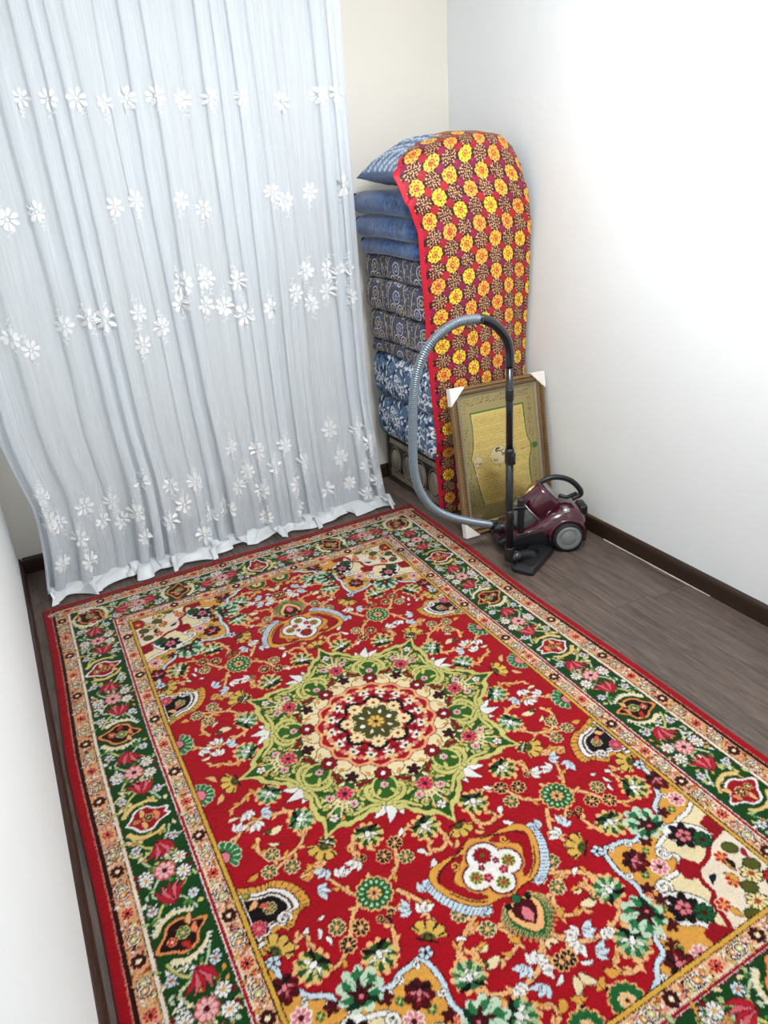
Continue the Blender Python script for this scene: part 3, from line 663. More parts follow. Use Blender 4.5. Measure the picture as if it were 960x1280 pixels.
def build_curtain():
    ns = 640; s = np.linspace(0, 1, ns)
    zs = np.concatenate([np.linspace(2.70, .45, 70), np.linspace(.43, .036, 26)])
    S, Z = np.meshgrid(s, zs); X, Y = cur_pt(S, Z)
    root = thing('sheer_curtain', 'white sheer floor length curtain with embroidered daisies and satin hem', 'curtain', (.8, CYC, 0))
    off = np.array([.8, CYC, 0])
    link('voile', from_np('voile', np.stack([X, Y, Z], -1)-off, grid_faces(len(zs), ns)), m_sheer, root, True)
    hs = np.linspace(0, 1, 16); S, Hh = np.meshgrid(s, hs); X, Y, Z = hem_pt(S, Hh)
    hm = link('satin_hem', from_np('satin_hem', np.stack([X, Y, Z], -1)-off, grid_faces(16, ns)), m_satin, root, True)
    # rail above the picture
    me = tube_mesh('curtain_rail', [(-.19, CYC, 2.70), (1.74, CYC, 2.70)], .010, 10)
    me.transform(Matrix.Translation((-.8, -CYC, 0))); link('curtain_rail', me, m_satin, root, True)
    for x in (-.1, .8, 1.68):
        bx = box_bm(x-.012, x+.012, CYC-.012, CYC+.012, 2.705, CEIL); bmesh.ops.translate(bx, verts=bx.verts, vec=(-.8, -CYC, 0)); bm_link('rail_bracket', bx, m_satin, root)
    fs = np.linspace(0, 1, 1500)
    def front_y(x, z):
        """nearest layer of the folded voile at this x and height"""
        xs, ys = cur_pt(fs, np.full_like(fs, z)); c = np.abs(xs-x) < .0045
        return ys[c].min() if c.any() else ys[np.argmin(np.abs(xs-x))]
    def stick(name, P, F, x, z, sc, rot, lift=.004):
        P = np.array(P)*sc; c, s_ = math.cos(rot), math.sin(rot)
        du, dz = P[:, 0]*c-P[:, 1]*s_, P[:, 0]*s_+P[:, 1]*c
        zz = np.maximum(z+dz, .045); X = np.clip(x+du*.92, CX0+.012, CX1-.004+.02*(z < .4)); Y = np.array([front_y(a_, b_) for a_, b_ in zip(X, zz)])
        n = len(P); V = np.concatenate([np.stack([X, Y-lift, zz], -1), np.stack([X, Y-lift+.002, zz], -1)])-off
        me = bpy.data.meshes.new(name); Fb = [[i+n for i in f[::-1]] for f in F]
        me.from_pydata(V.tolist(), [], F+Fb); return link(name, me, m_thread, root)
    def daisy(n):
        P, F = [], []
        for k in range(n):
            a = 2*np.pi*k/n+random.uniform(-.08, .08); L = random.uniform(.88, 1.1); ca, sa = math.cos(a), math.sin(a); i0 = len(P)
            for q_, wq in ((.26, .07), (.60, .21), (.86, .21), (1.02, .05)): P.append((q_*L*ca-wq*sa, q_*L*sa+wq*ca))
            for q_, wq in ((1.02, -.05), (.86, -.21), (.60, -.21), (.26, -.07)): P.append((q_*L*ca-wq*sa, q_*L*sa+wq*ca))
            F.append(list(range(i0, i0+8)))
        i0 = len(P); P += [(.17*math.cos(2*np.pi*k/8), .17*math.sin(2*np.pi*k/8)) for k in range(8)]; F.append(list(range(i0, i0+8)))
        return P, F
    def sprig(nl, hand):
        st = catmull([(0, 0), (.25*hand, -.6), (.1*hand, -1.2), (.5*hand, -1.7)], 6); P, F = [], []
        for k in range(len(st)-1):
            d = st[k+1]-st[k]; nrm = np.array([-d[1], d[0]])/np.hypot(*d)*.05; i0 = len(P)
            P += [tuple(st[k]+nrm), tuple(st[k+1]+nrm), tuple(st[k+1]-nrm), tuple(st[k]-nrm)]; F.append([i0, i0+1, i0+2, i0+3])
        for k in range(nl):
            p = st[3+int(k*(len(st)-5)/max(nl, 1))]; a = -1.2+(1.2 if k % 2 else -1.4)*hand+random.uniform(-.3, .3); ca, sa = math.cos(a), math.sin(a); i0 = len(P)
            P += [tuple(p), (p[0]+.25*ca-.13*sa, p[1]+.25*sa+.13*ca), (p[0]+.55*ca, p[1]+.55*sa), (p[0]+.25*ca+.13*sa, p[1]+.25*sa-.13*ca)]; F.append([i0, i0+1, i0+2, i0+3])
        return P, F
    rows = [(.044, 1, [(28,120),(62,122),(97,122),(133,128),(162,120),(198,118),(232,122),(265,122),(305,120),(358,125),(402,118),(424,115)]),
            (.046, 1, [(47,265),(145,258),(172,250),(258,262),(345,240),(362,252),(394,240),(432,232),(230,250),(10,275)]),
            (.050, 2, [(82,410),(112,400),(133,402),(180,432),(175,392),(232,356),(230,382),(262,384),(262,350),(285,385),(300,352),(308,394),(342,386),(375,368),(396,382),(388,340),(416,338),(435,335),(415,366),(440,372),(14,425),(40,440),(205,410)]),
            (.047, 2, [(107,636),(177,604),(172,642),(182,672),(141,630),(75,656),(52,622),(99,672),(78,703),(112,700),(213,651),(214,609),(245,604),(286,638),(312,591),(323,565),(357,557),(344,583),(370,604),(383,578),(328,614),(333,648),(375,635),(411,614),(448,536),(461,554),(456,580),(440,606),(456,614),(469,599),(417,540),(292,562),(266,646),(255,667),(155,655),(230,630),(60,650),(430,575),(300,610),(130,655)])]
    for sc, ns_, pts in rows:
        for x, y in pts:
            W = on_y(x, y, 3.42); n = random.choice([7, 7, 8]); P, F = daisy(n)
            z = max(W[2], .10); big = sc*random.uniform(.82, 1.08)
            stick('embroidered_daisy', P, F, W[0], z, big, random.random()*6)
            for k in range(ns_):
                P, F = sprig(random.choice([3, 4, 5]), random.choice([-1, 1])); rot = random.uniform(-.5, .5) if k == 0 else random.uniform(2.6, 3.7)
                if z > .16 or k == 1: stick('embroidered_sprig', P, F, W[0], z+(-.03 if k == 0 else .03), sc*.62, rot, .0035)
    return root
curtain = build_curtain()

# ================================================================= CHEST AND BEDDING STACK
m_chestwood = plain('chest_dark_wood', (58, 44, 34), 0.55, noise=.25, scale=14, stretch=(1, 1, 6))
m_chestledge = plain('chest_ledge_wood', (104, 80, 56), 0.5, noise=.2, scale=18)
m_tin = plain('embossed_tin', (176, 168, 150), 0.35, metal=.6, noise=.25, scale=60, bump=.3)
m_tindark = plain('embossed_tin_dark', (52, 46, 42), 0.45, metal=.4, noise=.35, scale=70, bump=.4)
def build_chest():
    X0, X1, Y0, Y1, H = 1.925, 2.415, 3.06, 3.70, .325
    r = thing('wooden_chest', 'low dark carved wooden chest with tin ovals under the bedding stack', 'chest', ((X0+X1)/2, (Y0+Y1)/2, 0))
    ox, oy = (X0+X1)/2, (Y0+Y1)/2
    def bx(name, x0, x1, y0, y1, z0, z1, m, par=r, bev=.003): return box(name, x0-ox, x1-ox, y0-oy, y1-oy, z0, z1, m, par, bev, 1)
    bx('body', X0+.012, X1, Y0+.012, Y1, .012, H-.022, m_chestwood)
    bx('lid', X0-.006, X1, Y0-.006, Y1, H-.022, H, m_chestledge, bev=.005)
    bx('plinth', X0, X1, Y0, Y1, 0, .022, m_chestwood)
    # side facing the curtain: frame rails, tin field, row of small plates, ovals
    pnl = bx('carved_panel', X0+.004, X0+.012, Y0+.03, Y1-.03, .03, H-.034, m_tindark)
    for y0, y1 in ((Y0, Y0+.028), (Y1-.028, Y1)): bx('stile', X0, X0+.012, y0, y1, .022, H-.022, m_chestwood)
    n = 19; pitch = (Y1-Y0-.07)/n
    plate = box_bm(-.003, .002, -pitch*.38, pitch*.38, -.0115, .0115, .0015, 1); me = bpy.data.meshes.new('tin_plate'); plate.to_mesh(me); plate.free(); me.materials.append(m_tin)
    for zc in (H-.055, .048):
        for k in range(n):
            o = bpy.data.objects.new('tin_plate', me); col.objects.link(o); o.parent = pnl; o.location = (X0+.004-ox, Y0+.035+pitch*(k+.5)-oy, zc)
    ov = lathe_mesh('tin_oval', [(.001, .006), (.018, .0055), (.028, .004), (.031, .0015), (.034, .004), (.038, .004), (.040, 0)], 24)
    ov.transform(Matrix.Rotation(-math.pi/2, 4, 'Y')); ov.transform(Matrix.Diagonal((1, 1.25, 1.75, 1))); ov.materials.append(m_tin)
    ov.polygons.foreach_set('use_smooth', [True]*len(ov.polygons))
    for k in range(4):
        o = bpy.data.objects.new('tin_oval', ov); col.objects.link(o); o.parent = pnl; o.location = (X0+.0045-ox, Y0+.105+k*.145-oy, .150)
    rim = tube_mesh('tin_wire', [(0, math.cos(a)*.060, math.sin(a)*.088) for a in np.linspace(0, 2*np.pi, 33)], .0022, 6, False); rim.materials.append(m_tin)
    for k in range(4):
        o = bpy.data.objects.new('tin_wire', rim); col.objects.link(o); o.parent = pnl; o.location = (X0+.003-ox, Y0+.105+k*.145-oy, .150)
    for z in (H-.072, .066, .080): bx('tin_strip', X0+.001, X0+.006, Y0+.03, Y1-.03, z-.0025, z+.0025, m_tin, pnl, .001)
    return r
chest = build_chest()

def slab(name, x0, x1, y0, y1, z0, z1, paint, mat, label, cat, group=None, rc=.05, n=620, sag=.008, seed=0, puff=1.0, flat=.55, part=None, pinch=0.0):
    """soft folded bedding: rounded plan outline, bulging side, slightly uneven"""
    hx, hy = (x1-x0)/2, (y1-y0)/2; per = 4*(hx+hy)-8*rc+2*np.pi*rc
    pts = []; 
    segs = [((hx-rc, -hy+rc), -90, 2*(hy-rc)), ((hx-rc, hy-rc), 0, 2*(hx-rc)), ((-hx+rc, hy-rc), 90, 2*(hy-rc)), ((-hx+rc, -hy+rc), 180, 2*(hx-rc))]
    poly = []
    for (cx, cy), a0, L in segs:
        for a in np.linspace(a0, a0+90, 12): poly.append((cx+rc*math.cos(math.radians(a)), cy+rc*math.sin(math.radians(a))))
    poly = np.array(poly+poly[:1]); sl_ = np.concatenate([[0], np.cumsum(np.hypot(*np.diff(poly, axis=0).T))])
    tt = np.linspace(0, sl_[-1], n, endpoint=False); px, py = np.interp(tt, sl_, poly[:, 0]), np.interp(tt, sl_, poly[:, 1])
    R = (z1-z0)/2; zc = (z0+z1)/2; V = []
    prof = []
    for f in (.12, .35, .6, .8, .92): prof.append((f, -1.0))
    for zn in np.concatenate([[-1, -.995, -.98], np.linspace(-.95, .95, 60 if paint is not None else 24), [.98, .995, 1]]): prof.append(('s', ((1-abs(zn)**(2/flat))**(flat/2), zn)))
    for f in (.92, .8, .6, .35, .12): prof.append((f, 1.0))
    r_ = np.random.default_rng(seed); ph = r_.uniform(0, 6.28, 6)
    for kind, val in prof:
        if kind == 's':
            ins = R*.55*puff*(1-val[0]); k = np.ones(n); f = 1-ins/min(hx, hy); zz = np.full(n, zc+R*val[1])
        else:
            f = kind*(1-R*.55*puff/min(hx, hy)); zz = np.full(n, zc+val*R)
        x, y = px*f, py*f
        wob = .006*(np.sin(9*y+1)+.6*np.sin(15*y+2+4*x)+.6*np.sin(11*x+4))*.5
        if pinch: zz = zc+(zz-zc)*(1-pinch*np.clip(np.hypot(x/hx, y/hy)-.62, 0, 1)**1.3*1.6)
        bul = 1+.010*np.sin(11*y+ph[3])+.004*np.sin(23*y+ph[4])
        V.append(np.stack([x*bul, y, zz+wob], -1))
    V = np.array(V); nv = len(prof)
    Vf = np.concatenate([V.reshape(-1, 3), [V[0].mean(0), V[-1].mean(0)]])
    F = grid_faces(nv, n, True); i = np.arange(n); j = (i+1) % n
    tri = [(int(b_), int(a_), nv*n) for a_, b_ in zip(i, j)]+[((nv-1)*n+int(a_), (nv-1)*n+int(b_), nv*n+1) for a_, b_ in zip(i, j)]
    me = bpy.data.meshes.new(name); cxy = np.array([(x0+x1)/2, (y0+y1)/2, 0]); me.from_pydata(Vf.tolist(), [], F.tolist()+tri)
    if paint is not None: dye(me, paint(Vf[:, 0]+cxy[0], Vf[:, 1]+cxy[1], Vf[:, 2]-z0))
    o = link(name, me, mat, part, True, cxy)
    if part is None: tag(o, label, cat, group)
    return o
# --- damask (white on slate blue)
def paint_damask():
    q = Loom(0, 0, .70, .34, .002, (86, 112, 142)); rd = random.Random(5)
    W1, W2, DK = (224, 230, 236), (176, 194, 212), (34, 52, 84)
    for _ in range(70): q.leaf(rd.uniform(0, .7), rd.uniform(0, .34), rd.random()*6.28, rd.uniform(.03, .07), rd.uniform(.012, .03), DK)
    for k in range(16):
        x, y = (k % 6)*.125+rd.uniform(-.03, .03), (k//6)*.13+.03+rd.uniform(-.02, .02); r = rd.uniform(.026, .042); h_ = rd.choice([1, -1]); a0 = rd.random()*6.28
        q.spiral(x, y, r, a0, 1.35, .010, W1, DK, .003, h_)
        for j in range(6): a = a0+j*1.05; q.leaf(x+r*math.cos(a), y+r*math.sin(a), a+h_*.7, rd.uniform(.03, .05), .016, W1 if j % 3 else W2, DK, .0012)
        if k % 2: q.ros(x+.06, y+.05, .026, 8, W1, DK, (66,92,124))
    for _ in range(260): q.leaf(rd.uniform(0, .7), rd.uniform(0, .34), rd.random()*6.28, rd.uniform(.018, .040), rd.uniform(.007, .012), rd.choice([W1, W1, W2, (120,146,176), DK]))
    return q
dam = paint_damask()
def paint_paisley():
    q = Loom(0, 0, .70, .26, .002, (76, 80, 100)); rd = random.Random(9)
    G1, G2, DK, LV = (186, 170, 132), (150, 138, 112), (40, 42, 58), (150, 154, 190)
    for _ in range(900):
        x = rd.uniform(0, .7); near = abs(((x+.03) % .23)-.115)
        if near > .062: q.leaf(x, rd.uniform(0, .26), rd.random()*6.28, rd.uniform(.010, .022), .006, rd.choice([G1, G1, G2, LV, DK]))
    for k in range(4):
        cx = .085+.23*k
        for f in (1.0, .90):
            for s_ in (1, -1): q.stroke(catmull([(cx+s_*.070*f, -.02), (cx+s_*.085*f, .06), (cx+s_*.080*f, .12), (cx+s_*.060*f, .19), (cx+s_*.075*f, .28)], 6), .007 if f == 1 else .004, G1 if f == 1 else DK)
        for lx, ly, lr in ((-.034, .055, .030), (.034, .055, .030), (0, .115, .034), (-.02, .19, .024), (.026, .20, .022)):
            q.disc(cx+lx, ly, lr, (204, 200, 200), DK, .003); q.disc(cx+lx, ly, lr-.006, (58, 62, 88)); q.ros(cx+lx, ly, lr*.55, 7, rd.choice([G1, LV, G2]), DK, DK)
        for _ in range(46): q.leaf(cx+rd.uniform(-.06, .06), rd.uniform(0, .26), rd.random()*6.28, rd.uniform(.008, .018), .005, rd.choice([G1, G2, LV, (196,194,200)]))
    return q
pai = paint_paisley()
m_damask = painted('damask_cotton', .8, .3, 500, .2, var=.10); m_paisley = painted('paisley_jacquard', .75, .35, 500, .25, var=.12)
def map_side(loom, y_off, z_off, kx=1.0):
    def f(x, y, zl):
        side = np.clip((1.98-x)/.02, 0, 1) > .5
        u = np.where(side, y-3.02+y_off, x-1.8+y_off); v = np.where(side, zl+z_off, (y-3.0)*.4+z_off)
        mx, my = (loom.nx-2)*loom.res, (loom.ny-2)*loom.res
        return loom.sample((u*kx) % mx, np.abs(v) % my)
    return f
slab('mattress_folded', 1.845, 2.40, 3.03, 3.66, .335, .585, map_side(dam, 0, .02), m_damask, 'white and slate blue damask quilted mattress lying directly on the wooden chest', 'mattress', seed=1)
slab('mattress_folded', 1.830, 2.40, 3.02, 3.66, .588, .835, map_side(dam, .09, .07), m_damask, 'white and slate blue damask mattress, second above the wooden chest', 'mattress', seed=2)
slab('mattress_folded', 1.835, 2.40, 3.02, 3.66, .838, .905, map_side(pai, .02, .10), m_paisley, 'thin grey and gold patterned mattress resting on the white and blue damask', 'mattress', seed=3)
slab('mattress_folded', 1.825, 2.40, 3.02, 3.66, .908, 1.065, map_side(pai, .05, .02), m_paisley, 'grey and gold patterned mattress just above the thin one', 'mattress', seed=4)
slab('mattress_folded', 1.815, 2.40, 3.02, 3.66, 1.068, 1.232, map_side(pai, .05, .02), m_paisley, 'grey and gold patterned mattress, third of the four alike', 'mattress', seed=5)
slab('mattress_folded', 1.820, 2.40, 3.02, 3.66, 1.235, 1.352, map_side(pai, .05, .05), m_paisley, 'grey and gold patterned mattress directly below the blue velvet cushions', 'mattress', seed=6)
m_velvet, t, b = new_mat('blue_velvet')
tc = t.nodes.new('ShaderNodeTexCoord'); n1 = t.nodes.new('ShaderNodeTexNoise'); n1.inputs['Scale'].default_value = 28; n1.inputs['Detail'].default_value = 6; n1.inputs['Distortion'].default_value = 1.5
cr = t.nodes.new('ShaderNodeValToRGB'); e = cr.color_ramp.elements; e[0].position = .3; e[0].color = L4((14, 34, 74)); e[1].position = .68; e[1].color = L4((58, 104, 162))
t.links.new(tc.outputs['Object'], n1.inputs['Vector']); t.links.new(n1.outputs['Fac'], cr.inputs[0]); t.links.new(cr.outputs[0], b.inputs['Base Color'])
bp = t.nodes.new('ShaderNodeBump'); bp.inputs['Strength'].default_value = .5; bp.inputs['Distance'].default_value = .006; t.links.new(n1.outputs['Fac'], bp.inputs['Height']); t.links.new(bp.outputs[0], b.inputs['Normal'])
b.inputs['Roughness'].default_value = .6; b.inputs['Sheen Weight'].default_value = .6; b.inputs['Sheen Roughness'].default_value = .4
m_pipe = plain('velvet_piping', (120, 158, 200), .5, sheen=.5, noise=.2, scale=90)
def velvet(z0, z1, x0, label, seed, ruche=True):
    r = thing('velvet_cushion', label, 'cushion', (2.08, 3.34, z0))
    o = slab('cushion_body', x0, 2.40, 3.02, 3.64, z0+.0005, z1, None, m_velvet, '', '', None, rc=.06, n=260, sag=.010, seed=seed, puff=1.7, flat=.95, part=r)
    o.location = (o.location.x-2.08, o.location.y-3.34, -z0)
    # gathered ruche along the top seam of the side that shows
    rd = random.Random(seed)
    for k in range(15):
        y = 3.06+k*.040+rd.uniform(-.008, .008); zc = z1-.30*(z1-z0); xx = x0+.010+.012*abs(k-7)/7
        pth = catmull([(xx+.030, y+.012, z1-.016), (xx+.006, y+.004, zc+.012), (xx+.002, y-.006, zc-.012), (xx+.004, y-.016, zc-.034)], 4)
        link('pleat', tube_mesh('pleat', pth-np.array([2.08, 3.34, z0]), [.002]+[.0085]*(len(pth)-2)+[.002], 7), m_velvet, r, True)
    return r
velvet(1.355, 1.435, 1.790, 'flat blue velvet cushion resting on the grey and gold mattresses', 11)
velvet(1.437, 1.545, 1.765, 'blue velvet cushion in the middle of the three alike', 12)
velvet(1.547, 1.655, 1.755, 'puffed blue velvet cushion right below the striped navy pillow', 13)
# --- top pillow
def pillow_paint(x, y, zl):
    d = np.abs(((x*1.0+y*1.15) % .058)-.029); e_ = np.abs(((x-y*1.15) % .11)-.055)
    c = np.empty((len(x), 3)); c[:] = lin((44, 72, 112)); nrm = rng.random(len(x))[:, None]
    c = c*(.75+.5*nrm); top = zl > .085
    c[(d < .0045) & top] = lin((214, 224, 236)); c[(d > .022) & (e_ < .02) & top] = lin((24, 44, 84)); c[(np.abs(d-.016) < .004) & top] = lin((150, 172, 200))
    return c
m_pill = painted('pillow_chevron', .7, .3, 300, .35, var=.2, sheen=.3)
def build_pillow():
    nu, nv = 150, 80; u = np.linspace(-1, 1, nu); v = np.linspace(-1, 1, nv); U, Vv = np.meshgrid(u, v); out_ = []
    hx, hy, c = .335, .215, np.array([2.055, 3.245, 1.730])
    for sgn in (1, -1):
        T = (1-np.abs(U)**np.where(U < 0, 1.9, 3.2))*(1-np.abs(Vv)**3.0); T = np.clip(T, 0, 1)**.55
        X = hx*U*(1-.045*(1-np.abs(Vv)**2)*np.abs(U)**4); Y = hy*Vv*(1-.06*(1-U**2)*np.abs(Vv)**4)
        Z = sgn*T*(.150 if sgn > 0 else .058)+.02*U*0
        Z = Z+.006*np.sin(14*U+3*Vv)*T+.005*np.sin(23*Vv)*T-.012*(1-T)*(U < -.5)
        out_.append(np.stack([X+c[0], Y+c[1], Z+c[2]], -1))
    V = np.concatenate([out_[0].reshape(-1, 3), out_[1].reshape(-1, 3)]); F = np.concatenate([grid_faces(nv, nu), grid_faces(nv, nu, off=nu*nv)[:, ::-1]])
    base = np.array([2.055, 3.245, 1.657]); me = from_np('pillow', V-base, F); dye(me, pillow_paint(V[:, 0], V[:, 1], V[:, 2]-1.657))
    bm = bmesh.new(); bm.from_mesh(me); bmesh.ops.remove_doubles(bm, verts=bm.verts, dist=.0005); bm.to_mesh(me); bm.free()
    return tag(link('pillow', me, m_pill, None, True, base), 'plump navy pillow with white chevron stripes topping the bedding stack', 'pillow')
pillow = build_pillow()

# ================================================================= FLOWERED COVER OVER THE STACK
DW, DL = .66, 2.34
def paint_cover():
    q = Loom(0, 0, DW, DL, .002, (58, 12, 20)); rd = random.Random(21); cw, ch = .085, .076
    for j in range(-1, 33):
        for i in range(-1, 10):
            x, y = .030+(i+.5)*cw, (j+.5)*ch+.014*((i % 2)-.5)*0
            q.polar(x+cw/2, y+ch/2, .03, lambda r, t: r < 1, (34, 6, 12), 0, .0255, .0245); q.ell(x+cw/2, y+ch/2, .0222, .0212, 0, rd.choice([(160,20,42),(172,24,40),(140,20,64),(156,22,44),(128,20,66)]))
            q.disc(x+cw/2-.004, y+ch/2-.006, .004, (190, 40, 64))
    for j in range(-1, 33):
        for i in range(-1, 10):
            x, y = .030+(i+.5)*cw, (j+.5)*ch
            if (i+j) % 2:
                q.polar(x, y, .05, lambda r, t: r < .0392*(.90+.10*np.abs(np.cos(6*t))), (34, 6, 12), 0, 1, 1.1)
                c1, c2 = rd.choice([((244,204,60),(236,140,40)), ((240,184,66),(226,110,40)), ((236,170,70),(222,96,40))])
                q.polar(x, y, .05, lambda r, t: r < .0368*(.88+.12*np.abs(np.cos(5*t))), c1, rd.random(), 1, 1.04)
                q.polar(x, y, .05, lambda r, t: (np.abs(r-.025) < .0024+.003*np.cos(16*t)) & (np.cos(8*t) > -.3), (120, 50, 20), 0, 1, 1.1); q.polar(x, y, .03, lambda r, t: r < .0165*(.85+.15*np.cos(8*t)), c2, 0, 1, 1.1)
                q.polar(x, y, .03, lambda r, t: (np.abs(r-.0135) < .0016), (110, 40, 20), 0, 1, 1.1); q.disc(x, y, .0055, (180, 40, 24), (244,204,90), .0016)
            else:
                q.polar(x, y, .05, lambda r, t: r < .0392*(.92+.08*np.abs(np.cos(7*t))), (76, 18, 22), 0, 1, 1.0)
                for rr, n in ((.0325, 13), (.0215, 10), (.0115, 6)):
                    for k in range(n):
                        a = 2*np.pi*(k+.5*(n % 2))/n; q.stroke([(x+(rr-.003)*math.cos(a-.10), y+1.1*(rr-.003)*math.sin(a-.10)), (x+(rr+.004)*math.cos(a), y+1.1*(rr+.004)*math.sin(a)), (x+(rr-.003)*math.cos(a+.14), y+1.1*(rr-.003)*math.sin(a+.14))], .0026, (222, 184, 134))
                q.disc(x, y, .004, (222, 184, 134))
    q.A[:, :int(.024/q.res)] = lin((190, 20, 48)); q.stroke([(.026, 0), (.026, DL)], .003, (90, 8, 24))
    return q
cov = paint_cover()
def build_cover():
    nx, ny = 190, 640; t_ = np.linspace(0, 1, nx); d_ = np.linspace(0, DL, ny)
    xl_z, xl = [.03, .24, .61, 1.09, 1.49, 1.60, 1.72, 1.80, 1.86], [1.905, 1.885, 1.850, 1.815, 1.775, 1.730, 1.690, 1.73, 1.80]
    xr_z, xr = [.03, .83, 1.16, 1.47, 1.70, 1.80], [2.424, 2.424, 2.424, 2.415, 2.375, 2.35]
    ze_x, ze_z = [1.66, 1.72, 1.78, 1.90, 2.05, 2.2, 2.30, 2.38], [1.735, 1.785, 1.825, 1.862, 1.884, 1.882, 1.866, 1.815]
    P = np.zeros((ny, nx, 3))
    for i, tt in enumerate(t_):
        xt = 1.715+(2.365-1.715)*tt; ze = np.interp(xt, ze_x, ze_z)
        yf = 2.985+.030*(abs(tt-.5)*2)**2
        top = catmull([(3.42, ze-.05), (3.30, ze+.002), (3.17, ze+.004), (3.075, ze-.008), (yf+.030, ze-.040), (yf+.004, ze-.095), (yf-.012, ze-.17)], 10)
        zz = np.linspace(top[-1][1], .012, 200)[1:]
        yy = yf-.012+.0*zz+np.interp(zz, [0, .33, .45, .9, 1.35, 1.6, 1.7], [.055, .035, -.010, -.005, -.012, -.02, 0])
        path = np.vstack([top, np.stack([yy, zz], -1)]); sl_ = np.concatenate([[0], np.cumsum(np.hypot(*np.diff(path, axis=0).T))])
        d = d_*(sl_[-1]/DL)
        y, z = np.interp(d, sl_, path[:, 0]), np.interp(d, sl_, path[:, 1])
        XL, XR = np.interp(z, xl_z, xl), np.interp(z, xr_z, xr)
        on_top = d < sl_[40]; XL = np.where(on_top, np.maximum(XL, np.interp(y, [3.0, 3.1, 3.4], [1.69, 1.76, 1.90])), XL)
        x = XL+(XR-XL)*tt
        hang = np.clip((1.62-z)/.6, 0, 1)
        y = y-hang*(.010*np.sin(9*x+2*z)+.007*np.sin(21*x+3.3*z+1)+.004*np.sin(5*z+1))-.010*np.exp(-((z-1.46)/.05)**2)*hang+.012*np.sin(tt*np.pi)**2*hang*-1
        y = y-np.where(tt < .07, .012*(1-tt/.07), 0)*-1*hang
        P[:, i] = np.stack([x, np.minimum(y, 9), z], -1)
    Dg, Tg = np.meshgrid(d_, t_, indexing='ij')
    C = cov.sample(Tg*DW, Dg)
    base = np.array([2.13, 2.99, 0]); me = from_np('cover', P-base, grid_faces(ny, nx)); dye(me, C)
    m_cov = painted('printed_satin', .55, .4, 600, .12, var=.08)
    o = tag(link('flowered_cover', me, m_cov, None, True, base), 'dark red cover printed with yellow flowers draped over the bedding stack', 'fabric')
    md = o.modifiers.new('thick', 'SOLIDIFY'); md.thickness = .003; md.offset = -1
    return o
cover = build_cover()

# ================================================================= FRAMED PICTURE
FW, FH = .555, .765
m_fr = plain('frame_gilt_wood', (126, 100, 66), .42, metal=.35, noise=.3, scale=30, bump=.3)
m_fr2 = plain('frame_dark_bead', (70, 50, 36), .5, metal=.3, noise=.4, scale=120, bump=.5)
m_slip = plain('frame_grey_slip', (150, 142, 118), .5, metal=.3, noise=.12, scale=60)
m_prot = plain('cardboard_white', (240, 236, 230), .8, noise=.03, scale=40)
m_bead = plain('frame_bead_gold', (170, 134, 84), .4, metal=.5, noise=.3, scale=80)
m_back = plain('backing_board', (120, 96, 70), .9, noise=.1)
def paint_art():
    w_, h_ = FW-.11, FH-.11; q = Loom(0, 0, w_, h_, .0016, (170, 152, 100)); rd = random.Random(2)
    G, DKG, GOLD, DK = (64, 120, 50), (96, 92, 66), (236, 208, 124), (58, 46, 20)
    q.A[:, :] = lin((178, 160, 108))
    for x0, x1 in ((0, .035), (w_-.05, w_-.02)):
        for _ in range(700): q.disc(rd.uniform(x0, x1), rd.uniform(0, h_), rd.uniform(.0008, .002), rd.choice([DKG, (70,70,60), (176,160,110)]))
    for _ in range(500): q.disc(rd.uniform(.03, w_-.03), rd.uniform(h_-.045, h_-.012), rd.uniform(.0008, .0024), rd.choice([DKG, (84,80,60), (180,164,112)]))
    q.stroke([(.02, h_-.050), (w_-.03, h_-.050)], .003, (188, 170, 112))
    L = catmull([(.055, h_-.085), (.060, h_*.75), (.052, h_*.6), (.038, h_*.52), (.050, h_*.42), (.062, h_*.3), (.085, h_*.13)], 8)
    Rr = catmull([(w_-.075, h_-.085), (w_-.072, h_*.75), (w_-.066, h_*.62), (w_-.045, h_*.52), (w_-.062, h_*.42), (w_-.065, h_*.3), (w_-.055, h_*.13)], 8)
    q.poly(np.vstack([L, Rr[::-1]]), GOLD); 
    y = h_-.105
    while y > h_*.16:                            # rows of very fine script, too small to read
        x0 = np.interp(y, L[::-1, 1], L[::-1, 0])+.012; x1 = np.interp(y, Rr[::-1, 1], Rr[::-1, 0])-.012; x = x0
        while x < x1:
            q.stroke([(x, y), (x+rd.uniform(.002, .006), y+rd.uniform(-.002, .003))], .0016, rd.choice([(132,100,44), (112,84,36), (160,128,62)])); x += rd.uniform(.004, .008)
        y -= .0095
    q.stroke(np.vstack([L[:1], Rr[:1]]), .006, G); q.stroke(L, .006, G); q.stroke(Rr, .006, G)
    q.disc(w_-.022, h_*.52, .014, G, DKG, .002); q.stroke([(w_-.045, h_*.52), (w_-.11, h_*.51)], .003, (140, 110, 50)); q.stroke([(.085, h_*.13), (w_-.055, h_*.13)], .004, (224, 196, 110))
    q.stroke([(.01, h_*.03), (w_-.01, h_*.03)], .003, (190, 166, 96))
    for x, yc, r in ((.075, h_*.485, .027), (.200, h_*.505, .050)):
        q.disc(x, yc, r, (232, 214, 168), (150, 120, 60), .002); q.poly([(x-.010, yc-r*.9), (x+.010, yc-r*.9), (x+.002, yc-r*1.5)], (200, 170, 100))
        for k in range(9 if r > .03 else 5):
            a = rd.random()*6.28; p = np.array([x+.5*r*math.cos(a), yc+.5*r*math.sin(a)]); q.spiral(p[0], p[1], r*rd.uniform(.2, .38), rd.random()*6, rd.uniform(.35, .7), .0042 if r > .03 else .0024, DK)
    for x, yc in ((.285, h_*.51),): q.disc(x, yc, .018, (226, 204, 150), (150, 120, 60), .002)
    return q
art = paint_art()
